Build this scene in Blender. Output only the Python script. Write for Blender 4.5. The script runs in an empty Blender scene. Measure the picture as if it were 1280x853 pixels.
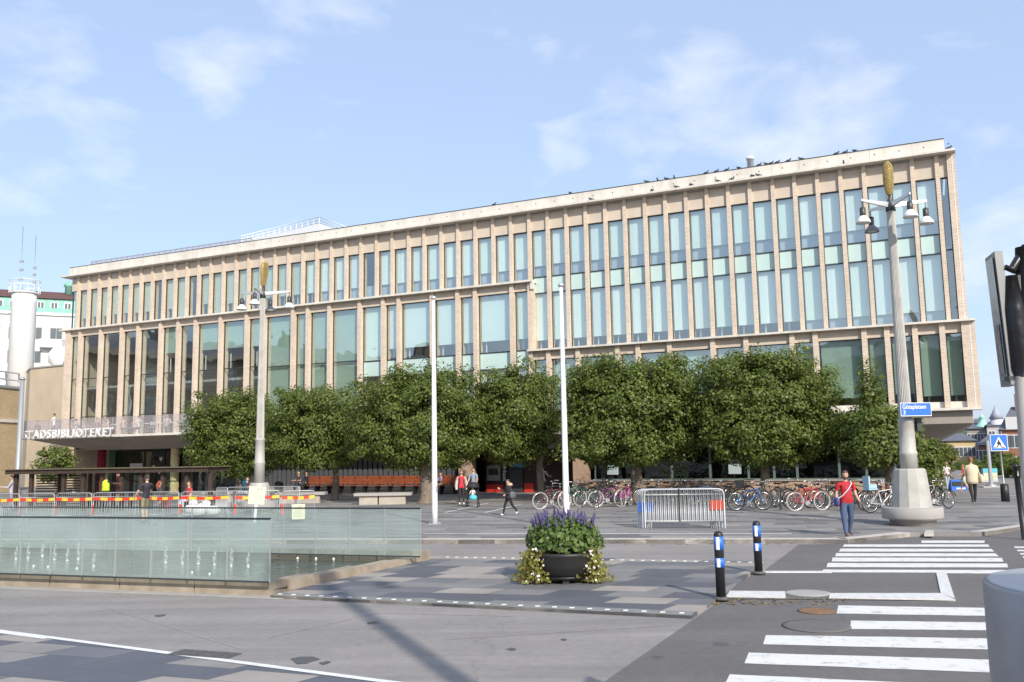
import bpy, bmesh, math, random
import numpy as np
from mathutils import Vector, Matrix, Euler
R = math.radians
SC = bpy.context.scene
COL = SC.collection

# ------------------------------------------------------------------ camera, sky, sun, exposure
FPX, PITCH, ROLL, EYE = 1119.05, 0.1259, -0.0170, 2.452      # focal length in photo pixels (1280 wide)
_f = Vector((0, math.cos(PITCH), math.sin(PITCH)))
_u0 = Vector((0, -math.sin(PITCH), math.cos(PITCH)))
_r0 = Vector((1, 0, 0))
_r = _r0*math.cos(ROLL)+_u0*math.sin(ROLL)
_u = -_r0*math.sin(ROLL)+_u0*math.cos(ROLL)
CAMP = Vector((0, 0, EYE))
cam = bpy.data.cameras.new('camera'); camo = bpy.data.objects.new('camera', cam); COL.objects.link(camo)
cam.sensor_width = 36; cam.lens = FPX*36/1280; cam.clip_start = .1; cam.clip_end = 6000
camo.matrix_world = Matrix(((_r.x, _u.x, -_f.x, 0), (_r.y, _u.y, -_f.y, 0), (_r.z, _u.z, -_f.z, EYE), (0, 0, 0, 1)))
SC.camera = camo

SUN_EL, SUN_AZ = R(33), R(22)          # sun behind the camera, to the right
sun_dir = Vector((math.sin(SUN_AZ)*math.cos(SUN_EL), -math.cos(SUN_AZ)*math.cos(SUN_EL), math.sin(SUN_EL)))
world = bpy.data.worlds.new('World'); SC.world = world; world.use_nodes = True
wn, wl = world.node_tree.nodes, world.node_tree.links
wn.clear()
def wnode(t, **k):
    n = wn.new(t)
    for a, b in k.items(): setattr(n, a, b)
    return n
sky = wnode('ShaderNodeTexSky', sky_type='NISHITA', sun_disc=False, sun_elevation=SUN_EL,
            sun_rotation=math.pi-SUN_AZ, air_density=1.0, dust_density=1.6, ozone_density=1.0, altitude=0)
wtc = wnode('ShaderNodeTexCoord')
wmap = wnode('ShaderNodeMapping'); wmap.inputs['Scale'].default_value = (1.0, 1.0, 2.1)
wmap.inputs['Location'].default_value = (.55, .2, .35)
wl.new(wtc.outputs['Generated'], wmap.inputs['Vector'])
cn = wnode('ShaderNodeTexNoise'); cn.inputs['Scale'].default_value = 9; cn.inputs['Detail'].default_value = 7; cn.inputs['Roughness'].default_value = .56
cn.inputs['Distortion'].default_value = .25
wl.new(wmap.outputs[0], cn.inputs['Vector'])
def wmath(op, a, b=None):
    n = wnode('ShaderNodeMath', operation=op)
    for i, v in enumerate((a, b)):
        if v is None: continue
        if isinstance(v, (int, float)): n.inputs[i].default_value = v
        else: wl.new(v, n.inputs[i])
    return n.outputs[0]
def bank(az, el, rad):                  # a loose bank of cloud round one direction
    d = (math.sin(R(az))*math.cos(R(el)), math.cos(R(az))*math.cos(R(el)), math.sin(R(el)))
    dp = wnode('ShaderNodeVectorMath', operation='DOT_PRODUCT'); wl.new(wtc.outputs['Generated'], dp.inputs[0]); dp.inputs[1].default_value = d
    mr = wnode('ShaderNodeMapRange'); mr.interpolation_type = 'SMOOTHSTEP'; mr.inputs['From Min'].default_value = math.cos(R(rad*.82)); mr.inputs['From Max'].default_value = 1; wl.new(dp.outputs['Value'], mr.inputs['Value'])
    return mr.outputs[0]
acc = None
for az, el, rad, wgt in ((8.5, 20.5, 5.5, .9), (13.5, 21.3, 6, .9), (17, 20, 6, 1.0), (21.5, 20.5, 5, .6), (4, 19.5, 3, .7), (-19.5, 23, 5, .62), (-29, 24, 7, .62), (-31, 16, 6, .45), (-25, 19, 4, .7), (-12, 28, 7, .5), (2, 26, 6, .25), (35, 12, 14, .5), (-60, 25, 25, .8), (80, 30, 30, .8), (180, 30, 30, .6)):
    v = wmath('MULTIPLY', bank(az, el, rad), wgt); acc = v if acc is None else wmath('MAXIMUM', acc, v)
cl = wmath('ADD', wmath('MULTIPLY', cn.outputs['Fac'], 1.15), wmath('MULTIPLY', acc, .30))
cr = wnode('ShaderNodeValToRGB'); cr.color_ramp.elements[0].position = .68; cr.color_ramp.elements[1].position = 1.12
cr.color_ramp.elements[0].color = (0, 0, 0, 1); cr.color_ramp.elements[1].color = (.30, .30, .30, 1)
wl.new(cl, cr.inputs['Fac'])
wm1 = wnode('ShaderNodeMixRGB'); wm1.inputs['Fac'].default_value = .45      # thin high haze over the whole sky
wm1.inputs['Color2'].default_value = (5.5, 7.0, 9.9, 1)
wl.new(sky.outputs[0], wm1.inputs['Color1'])
wm2 = wnode('ShaderNodeMixRGB'); wm2.inputs['Color2'].default_value = (9.6, 9.2, 9.4, 1)
wl.new(cr.outputs[0], wm2.inputs['Fac']); wl.new(wm1.outputs[0], wm2.inputs['Color1'])
bg = wnode('ShaderNodeBackground'); bg.inputs['Strength'].default_value = .11
wl.new(wm2.outputs[0], bg.inputs['Color'])
wo = wnode('ShaderNodeOutputWorld'); wl.new(bg.outputs[0], wo.inputs['Surface'])
sl = bpy.data.lights.new('sun', 'SUN'); so = bpy.data.objects.new('sun', sl); COL.objects.link(so)
sl.energy = 3.6; sl.angle = R(.6); sl.color = (1, .945, .86)
so.rotation_euler = sun_dir.to_track_quat('Z', 'Y').to_euler(); so.location = (0, -20, 60)
SC.view_settings.view_transform = 'Standard'; SC.view_settings.look = 'None'
SC.view_settings.exposure = .42; SC.view_settings.gamma = 1; SC.view_settings.use_curve_mapping = False
SC.cycles.max_bounces = 8; SC.cycles.transparent_max_bounces = 16
random.seed(7); RNG = np.random.default_rng(7)

# ------------------------------------------------------------------ measuring helpers (read positions off the photograph)
def ray(x, y):
    return (_f*FPX+_r*(x-640)-_u*(y-426.5))
def G(x, y, z=0.0):
    d = ray(x, y); t = (z-EYE)/d.z
    return CAMP+d*t
def D(x, y, depth):                      # the point at a given distance along the ground
    d = ray(x, y); return CAMP+d*(depth/d.y)
def horizon(x): 
    return 426.5+FPX*math.tan(PITCH)-(x-640)*.0172
TH = -0.4388
FU = Vector((math.cos(TH), math.sin(TH), 0)); FN = Vector((math.sin(TH), -math.cos(TH), 0))   # along the facade; out of it
FO = Vector((21.276, 42.600, 0))
def F(x, y, off=0.0):                    # pixel -> (along, up) on the plane 'off' metres out of the facade
    d = ray(x, y); t = ((FO+FN*off-CAMP).dot(FN))/d.dot(FN); P = CAMP+d*t
    return (P-FO).dot(FU), P.z

# ------------------------------------------------------------------ materials
MATS = {}
def mat(name, col, rough=.6, metal=0, spec=.5, noise=0, nscale=3.0, bump=0, bscale=40, alpha=1, emit=0, coat=0, col2=None, detail=5):
    if name in MATS: return MATS[name]
    m = bpy.data.materials.new(name); m.use_nodes = True
    nt = m.node_tree; b = nt.nodes['Principled BSDF']
    b.inputs['Base Color'].default_value = (*col, 1); b.inputs['Roughness'].default_value = rough
    b.inputs['Metallic'].default_value = metal; b.inputs['Specular IOR Level'].default_value = spec
    if coat: b.inputs['Coat Weight'].default_value = coat
    if noise:
        tc = nt.nodes.new('ShaderNodeTexCoord'); n = nt.nodes.new('ShaderNodeTexNoise')
        n.inputs['Scale'].default_value = nscale; n.inputs['Detail'].default_value = detail; n.inputs['Roughness'].default_value = .62
        nt.links.new(tc.outputs['Object'], n.inputs['Vector'])
        r = nt.nodes.new('ShaderNodeValToRGB')
        c2 = col2 or tuple(min(1, c*(1+noise)) for c in col)
        r.color_ramp.elements[0].color = (*[c*(1-noise) for c in col], 1); r.color_ramp.elements[1].color = (*c2, 1)
        r.color_ramp.elements[0].position = .32; r.color_ramp.elements[1].position = .70
        nt.links.new(n.outputs['Fac'], r.inputs['Fac']); nt.links.new(r.outputs[0], b.inputs['Base Color'])
    if bump:
        tc = nt.nodes.new('ShaderNodeTexCoord'); n = nt.nodes.new('ShaderNodeTexNoise'); n.inputs['Scale'].default_value = bscale
        nt.links.new(tc.outputs['Object'], n.inputs['Vector'])
        bp = nt.nodes.new('ShaderNodeBump'); bp.inputs['Strength'].default_value = bump; bp.inputs['Distance'].default_value = .02
        nt.links.new(n.outputs['Fac'], bp.inputs['Height']); nt.links.new(bp.outputs[0], b.inputs['Normal'])
    MATS[name] = m
    return m
def brick_mat(name, c1, c2, mortar, bw=.25, bh=.065, horiz='XZ'):
    m = bpy.data.materials.new(name); m.use_nodes = True; nt = m.node_tree; b = nt.nodes['Principled BSDF']
    b.inputs['Roughness'].default_value = .85
    tc = nt.nodes.new('ShaderNodeTexCoord'); sx = nt.nodes.new('ShaderNodeSeparateXYZ'); ad = nt.nodes.new('ShaderNodeMath'); ad.operation = 'ADD'
    cx = nt.nodes.new('ShaderNodeCombineXYZ')
    nt.links.new(tc.outputs['Object'], sx.inputs[0]); nt.links.new(sx.outputs['X'], ad.inputs[0]); nt.links.new(sx.outputs['Y'], ad.inputs[1])
    nt.links.new(ad.outputs[0], cx.inputs['X']); nt.links.new(sx.outputs['Z'], cx.inputs['Y'])
    br = nt.nodes.new('ShaderNodeTexBrick'); br.inputs['Scale'].default_value = 1
    br.inputs['Brick Width'].default_value = bw; br.inputs['Row Height'].default_value = bh; br.inputs['Mortar Size'].default_value = .009
    br.inputs['Color1'].default_value = (*c1, 1); br.inputs['Color2'].default_value = (*c2, 1); br.inputs['Mortar'].default_value = (*mortar, 1)
    nt.links.new(cx.outputs[0], br.inputs['Vector'])
    n = nt.nodes.new('ShaderNodeTexNoise'); n.inputs['Scale'].default_value = .9; n.inputs['Detail'].default_value = 6
    nt.links.new(tc.outputs['Object'], n.inputs['Vector'])
    mr = nt.nodes.new('ShaderNodeMapRange'); mr.inputs['To Min'].default_value = .8; mr.inputs['To Max'].default_value = 1.15
    nt.links.new(n.outputs['Fac'], mr.inputs['Value'])
    mx = nt.nodes.new('ShaderNodeMixRGB'); mx.blend_type = 'MULTIPLY'; mx.inputs['Fac'].default_value = 1
    nt.links.new(br.outputs['Color'], mx.inputs['Color1']); nt.links.new(mr.outputs[0], mx.inputs['Color2'])
    nt.links.new(mx.outputs[0], b.inputs['Base Color'])
    MATS[name] = m; return m
def facing_fresnel(nt, f0, boost):
    """mirror share of a pane, the same from both of its sides"""
    L = nt.links.new; g = nt.nodes.new('ShaderNodeNewGeometry'); d = nt.nodes.new('ShaderNodeVectorMath'); d.operation = 'DOT_PRODUCT'
    L(g.outputs['Incoming'], d.inputs[0]); L(g.outputs['Normal'], d.inputs[1])
    def m(op, a, b=None, clamp=False):
        n = nt.nodes.new('ShaderNodeMath'); n.operation = op; n.use_clamp = clamp
        for i, v in enumerate((a, b)):
            if v is None: continue
            if isinstance(v, (int, float)): n.inputs[i].default_value = v
            else: L(v, n.inputs[i])
        return n.outputs[0]
    c = m('ABSOLUTE', d.outputs['Value']); p = m('POWER', m('SUBTRACT', 1.0, c, True), 5.0)
    return m('ADD', m('MULTIPLY', p, (1-f0)*boost), f0, True)
def glass_mat(name, tint, ior=1.6, base=.06, boost=1.0, rough=.0):
    m = bpy.data.materials.new(name); m.use_nodes = True; nt = m.node_tree; nt.nodes.clear()
    o = nt.nodes.new('ShaderNodeOutputMaterial'); mx = nt.nodes.new('ShaderNodeMixShader')
    t = nt.nodes.new('ShaderNodeBsdfTransparent'); t.inputs['Color'].default_value = (*tint, 1)
    g = nt.nodes.new('ShaderNodeBsdfGlossy'); g.inputs['Roughness'].default_value = rough; g.inputs['Color'].default_value = (.94, 1, .985, 1)
    if rough == 0:                         # float glass is never quite flat
        tc = nt.nodes.new('ShaderNodeTexCoord'); nz = nt.nodes.new('ShaderNodeTexNoise'); nz.inputs['Scale'].default_value = .9; nz.inputs['Detail'].default_value = 1; nt.links.new(tc.outputs['Object'], nz.inputs['Vector'])
        bp = nt.nodes.new('ShaderNodeBump'); bp.inputs['Strength'].default_value = .30; bp.inputs['Distance'].default_value = .035; nt.links.new(nz.outputs['Fac'], bp.inputs['Height']); nt.links.new(bp.outputs[0], g.inputs['Normal'])
    nt.links.new(facing_fresnel(nt, base+((ior-1)/(ior+1))**2, boost), mx.inputs['Fac'])
    nt.links.new(t.outputs[0], mx.inputs[1]); nt.links.new(g.outputs[0], mx.inputs[2]); nt.links.new(mx.outputs[0], o.inputs['Surface'])
    MATS[name] = m; return m
def paving_mat(name, tones, sw=1.4, sh=.7, ang=0.0, offset=(0, 0), joint=.02, skew=0.0):
    """stone slabs in rows, every slab its own tone"""
    m = bpy.data.materials.new(name); m.use_nodes = True; nt = m.node_tree; b = nt.nodes['Principled BSDF']; b.inputs['Roughness'].default_value = .7
    L = nt.links.new
    def math_(op, a, b2=None, c=None):
        n = nt.nodes.new('ShaderNodeMath'); n.operation = op
        for i, v in enumerate((a, b2, c)):
            if v is None: continue
            if isinstance(v, (int, float)): n.inputs[i].default_value = v
            else: L(v, n.inputs[i])
        return n.outputs[0]
    tc = nt.nodes.new('ShaderNodeNewGeometry'); mp = nt.nodes.new('ShaderNodeMapping'); mp.vector_type = 'POINT'
    mp.inputs['Rotation'].default_value = (0, 0, -ang); L(tc.outputs['Position'], mp.inputs['Vector'])
    s = nt.nodes.new('ShaderNodeSeparateXYZ'); L(mp.outputs[0], s.inputs[0])
    y = math_('DIVIDE', math_('ADD', s.outputs['Y'], offset[1]), sh)
    row = math_('FLOOR', y)
    wn1 = nt.nodes.new('ShaderNodeTexWhiteNoise'); wn1.noise_dimensions = '1D'; L(row, wn1.inputs['W'])
    xs = math_('MULTIPLY_ADD', s.outputs['Y'], skew, s.outputs['X'])
    x = math_('ADD', math_('DIVIDE', math_('ADD', xs, offset[0]), sw), math_('MULTIPLY', wn1.outputs['Value'], 1.0))
    cell = math_('FLOOR', x)
    cv = nt.nodes.new('ShaderNodeCombineXYZ'); L(cell, cv.inputs[0]); L(row, cv.inputs[1])
    wn2 = nt.nodes.new('ShaderNodeTexWhiteNoise'); wn2.noise_dimensions = '2D'; L(cv.outputs[0], wn2.inputs['Vector'])
    r = nt.nodes.new('ShaderNodeValToRGB'); r.color_ramp.interpolation = 'CONSTANT'
    e = r.color_ramp.elements
    while len(e) < len(tones): e.new(.5)
    for i, (pos, c) in enumerate(tones): e[i].position = pos; e[i].color = (*c, 1)
    L(wn2.outputs['Value'], r.inputs['Fac'])
    n = nt.nodes.new('ShaderNodeTexNoise'); n.inputs['Scale'].default_value = 1.1; n.inputs['Detail'].default_value = 9; n.inputs['Roughness'].default_value = .7; L(tc.outputs['Position'], n.inputs['Vector'])
    mr = nt.nodes.new('ShaderNodeMapRange'); mr.inputs['From Min'].default_value = .3; mr.inputs['From Max'].default_value = .7; mr.inputs['To Min'].default_value = .82; mr.inputs['To Max'].default_value = 1.14; L(n.outputs['Fac'], mr.inputs['Value'])
    mx = nt.nodes.new('ShaderNodeMixRGB'); mx.blend_type = 'MULTIPLY'; mx.inputs['Fac'].default_value = 1
    L(r.outputs[0], mx.inputs['Color1']); L(mr.outputs[0], mx.inputs['Color2'])
    fx = math_('FRACT', x); fy = math_('FRACT', y)
    jx = math_('LESS_THAN', fx, joint/sw); jy = math_('LESS_THAN', fy, joint/sh); j = math_('MAXIMUM', jx, jy)
    mj = nt.nodes.new('ShaderNodeMixRGB'); L(math_('MULTIPLY', j, .55), mj.inputs['Fac']); L(mx.outputs[0], mj.inputs['Color1']); mj.inputs['Color2'].default_value = (.06, .06, .06, 1)
    L(mj.outputs[0], b.inputs['Base Color'])
    MATS[name] = m; return m
def asphalt_mat(name, c, var=.12, speck=.10, rough=.85, streak=0.0):
    m = bpy.data.materials.new(name); m.use_nodes = True; nt = m.node_tree; b = nt.nodes['Principled BSDF']; b.inputs['Roughness'].default_value = rough
    L = nt.links.new; g = nt.nodes.new('ShaderNodeNewGeometry')
    def noise(sc, det, vec=None):
        n = nt.nodes.new('ShaderNodeTexNoise'); n.inputs['Scale'].default_value = sc; n.inputs['Detail'].default_value = det; n.inputs['Roughness'].default_value = .65
        L(vec or g.outputs['Position'], n.inputs['Vector']); return n.outputs['Fac']
    def rng(v, a, b2, lo=.3, hi=.7):
        n = nt.nodes.new('ShaderNodeMapRange'); n.inputs['From Min'].default_value = lo; n.inputs['From Max'].default_value = hi
        n.inputs['To Min'].default_value = a; n.inputs['To Max'].default_value = b2; L(v, n.inputs['Value']); return n.outputs[0]
    def mul(a, b2):
        n = nt.nodes.new('ShaderNodeMath'); n.operation = 'MULTIPLY'; L(a, n.inputs[0]); L(b2, n.inputs[1]); return n.outputs[0]
    v = mul(rng(noise(.35, 6), 1-var, 1+var), rng(noise(60, 3), 1-speck, 1+speck))
    if streak:
        mp = nt.nodes.new('ShaderNodeMapping'); mp.inputs['Rotation'].default_value = (0, 0, .35); mp.inputs['Scale'].default_value = (.12, 1.3, 1); L(g.outputs['Position'], mp.inputs['Vector'])
        v = mul(v, rng(noise(1.0, 5, mp.outputs[0]), 1-streak, 1+streak))
    mx = nt.nodes.new('ShaderNodeMixRGB'); mx.blend_type = 'MULTIPLY'; mx.inputs['Fac'].default_value = 1; mx.inputs['Color1'].default_value = (*c, 1)
    L(v, mx.inputs['Color2']); 
    v2 = rng(noise(7, 8), .90, 1.10); mv = nt.nodes.new('ShaderNodeMixRGB'); mv.blend_type = 'MULTIPLY'; mv.inputs['Fac'].default_value = 1; L(mx.outputs[0], mv.inputs['Color1']); L(v2, mv.inputs['Color2']); mx = mv
    vc = nt.nodes.new('ShaderNodeTexVoronoi'); vc.feature = 'DISTANCE_TO_EDGE'; vc.inputs['Scale'].default_value = .22; wv = nt.nodes.new('ShaderNodeMixRGB'); wv.inputs['Fac'].default_value = .12; L(g.outputs['Position'], wv.inputs['Color1']); n3 = nt.nodes.new('ShaderNodeTexNoise'); n3.inputs['Scale'].default_value = 1.5; n3.inputs['Detail'].default_value = 6; L(g.outputs['Position'], n3.inputs['Vector']); wv.blend_type = 'ADD'; L(n3.outputs['Color'], wv.inputs['Color2']); wv.inputs['Fac'].default_value = 1.2; L(wv.outputs[0], vc.inputs['Vector'])
    ck = rng(vc.outputs['Distance'], .80, 1.0, .001, .006); mk = nt.nodes.new('ShaderNodeMixRGB'); mk.blend_type = 'MULTIPLY'; mk.inputs['Fac'].default_value = .7; L(mx.outputs[0], mk.inputs['Color1']); L(ck, mk.inputs['Color2']); mx = mk
    # a few oil and gum spots
    vo = nt.nodes.new('ShaderNodeTexVoronoi'); vo.inputs['Scale'].default_value = 1.3; L(g.outputs['Position'], vo.inputs['Vector'])
    sp = rng(vo.outputs['Distance'], .55, 1.0, .03, .05)
    m2 = nt.nodes.new('ShaderNodeMixRGB'); m2.blend_type = 'MULTIPLY'; m2.inputs['Fac'].default_value = .6; L(mx.outputs[0], m2.inputs['Color1']); L(sp, m2.inputs['Color2'])
    L(m2.outputs[0], b.inputs['Base Color'])
    bp = nt.nodes.new('ShaderNodeBump'); bp.inputs['Strength'].default_value = .25; bp.inputs['Distance'].default_value = .01; L(noise(90, 2), bp.inputs['Height']); L(bp.outputs[0], b.inputs['Normal'])
    MATS[name] = m; return m
def leaf_mat(name, ramp, trans=.42):
    m = bpy.data.materials.new(name); m.use_nodes = True; nt = m.node_tree; nt.nodes.clear(); L = nt.links.new
    o = nt.nodes.new('ShaderNodeOutputMaterial'); g = nt.nodes.new('ShaderNodeNewGeometry'); r = nt.nodes.new('ShaderNodeValToRGB')
    e = r.color_ramp.elements
    while len(e) < len(ramp): e.new(.5)
    for i, (p, c) in enumerate(ramp): e[i].position = p; e[i].color = (*c, 1)
    L(g.outputs['Random Per Island'], r.inputs['Fac'])
    b = nt.nodes.new('ShaderNodeBsdfPrincipled'); b.inputs['Roughness'].default_value = .5; b.inputs['Specular IOR Level'].default_value = .4; L(r.outputs[0], b.inputs['Base Color'])
    t = nt.nodes.new('ShaderNodeBsdfTranslucent'); hs = nt.nodes.new('ShaderNodeHueSaturation'); hs.inputs['Value'].default_value = 1.5; hs.inputs['Hue'].default_value = .48
    L(r.outputs[0], hs.inputs['Color']); L(hs.outputs[0], t.inputs['Color'])
    mx = nt.nodes.new('ShaderNodeMixShader'); mx.inputs['Fac'].default_value = trans; L(b.outputs[0], mx.inputs[1]); L(t.outputs[0], mx.inputs[2]); L(mx.outputs[0], o.inputs['Surface'])
    MATS[name] = m; return m

M_BRICK = brick_mat('facade brick', (.65, .505, .375), (.53, .40, .29), (.72, .66, .57), .24, .075)
M_BRICK_Y = brick_mat('yellow brick', (.52, .38, .20), (.42, .30, .15), (.50, .42, .30), .25, .08)
M_PLASTER = mat('tan plaster', (.55, .44, .30), .9, noise=.10, nscale=.5)
M_CONC = mat('pale concrete', (.68, .63, .55), .85, noise=.10, nscale=.7, bump=.1, bscale=8)
def weather(m, sx=2.2, sz=.16, amt=.30):
    """rain streaks running down a concrete face"""
    nt = m.node_tree; b = nt.nodes['Principled BSDF']; src = b.inputs['Base Color'].links[0].from_socket; L = nt.links.new
    tc = nt.nodes.new('ShaderNodeTexCoord'); mp = nt.nodes.new('ShaderNodeMapping'); mp.inputs['Scale'].default_value = (sx, sx, sz); L(tc.outputs['Object'], mp.inputs['Vector'])
    n = nt.nodes.new('ShaderNodeTexNoise'); n.inputs['Scale'].default_value = 1; n.inputs['Detail'].default_value = 8; n.inputs['Roughness'].default_value = .7; L(mp.outputs[0], n.inputs['Vector'])
    r = nt.nodes.new('ShaderNodeMapRange'); r.inputs['From Min'].default_value = .36; r.inputs['From Max'].default_value = .56; r.inputs['To Min'].default_value = 1-amt; r.inputs['To Max'].default_value = 1.03; L(n.outputs['Fac'], r.inputs['Value'])
    x = nt.nodes.new('ShaderNodeMixRGB'); x.blend_type = 'MULTIPLY'; x.inputs['Fac'].default_value = 1; L(src, x.inputs['Color1']); L(r.outputs[0], x.inputs['Color2']); L(x.outputs[0], b.inputs['Base Color'])
    return m
weather(M_CONC, 2.4, .2, .16)   # M_CONC_S
M_CONC_P = mat('spandrel concrete', (.58, .49, .39), .85, noise=.08, nscale=1.2)
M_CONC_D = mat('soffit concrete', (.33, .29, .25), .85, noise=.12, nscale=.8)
M_GREY = mat('grey concrete', (.36, .34, .31), .85, noise=.10, nscale=2)
M_GRAN = mat('granite', (.34, .30, .26), .8, noise=.18, nscale=4)
M_GRANP = mat('pink granite', (.42, .29, .20), .75, noise=.15, nscale=5)
M_WHITE = mat('white paint', (.80, .80, .78), .5)
M_ROADW = mat('road paint', (.70, .69, .66), .8, noise=.13, nscale=6, detail=9)
M_FRAME = mat('dark bronze frame', (.06, .07, .07), .45, metal=.4)
M_STEEL = mat('galvanised steel', (.42, .43, .43), .5, metal=.5)
M_STEELW = mat('pale galvanised steel', (.54, .55, .545), .5, metal=.4)
M_ALU = mat('brushed aluminium', (.62, .61, .59), .38, metal=.6)
M_BLACK = mat('black plastic', (.018, .018, .02), .45)
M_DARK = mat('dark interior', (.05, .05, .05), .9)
M_INT = mat('interior grey', (.42, .43, .42), .9)
M_GLASS = glass_mat('window glass', (.91, .97, .95), 1.6, .26, .9)
M_GLASS2 = glass_mat('lobby glass', (.50, .62, .58), 1.5, .03, 1.0)
M_RAILG = glass_mat('railing glass', (.80, .83, .82), 1.45, .03, 1.0)
M_BLIND = mat('pale blind', (.78, .86, .825), .9, noise=.09, nscale=3.2, detail=1)
for _n in M_BLIND.node_tree.nodes:        # stretch the blind's tone into upright folds
    if _n.type == 'TEX_NOISE':
        _m = M_BLIND.node_tree.nodes.new('ShaderNodeMapping'); _m.inputs['Scale'].default_value = (1, 1, .02); _l = _n.inputs['Vector'].links[0].from_socket
        M_BLIND.node_tree.links.new(_l, _m.inputs['Vector']); M_BLIND.node_tree.links.new(_m.outputs[0], _n.inputs['Vector'])
M_SPAN = mat('spandrel glass', (.50, .64, .59), .12, spec=.8, noise=.04, nscale=.8)
M_WOOD_D = mat('dark stained wood', (.055, .038, .026), .6, noise=.3, nscale=5)
M_WOOD_R = mat('red varnished wood', (.30, .075, .025), .4, noise=.25, nscale=6)
M_BARK = mat('bark', (.20, .16, .12), .95, noise=.35, nscale=8, bump=.5, bscale=18)
M_LEAF = leaf_mat('lime leaves', [(0, (.055, .092, .016)), (.4, (.105, .150, .026)), (.75, (.155, .205, .038)), (1, (.27, .28, .085))])
M_LEAF2 = leaf_mat('yellow green leaves', [(0, (.06, .085, .015)), (.5, (.11, .14, .022)), (1, (.19, .18, .03))])
M_LEAF3 = leaf_mat('herb leaves', [(0, (.07, .12, .025)), (.5, (.12, .19, .045)), (1, (.20, .27, .08))])
M_RED = mat('red', (.55, .035, .025), .5)
M_YELLOW = mat('tape yellow', (.85, .50, .05), .5)
M_BLUE = mat('reflective blue', (.03, .16, .65), .4)
M_SKIN = mat('skin', (.55, .34, .24), .55)
M_SKIND = mat('dark skin', (.20, .11, .07), .55)
def cm(c, rough=.75):                   # a plain cloth or paint colour
    return mat('cloth_%02x%02x%02x' % tuple(int(v*255) for v in c), c, rough, noise=.08, nscale=25)

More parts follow.
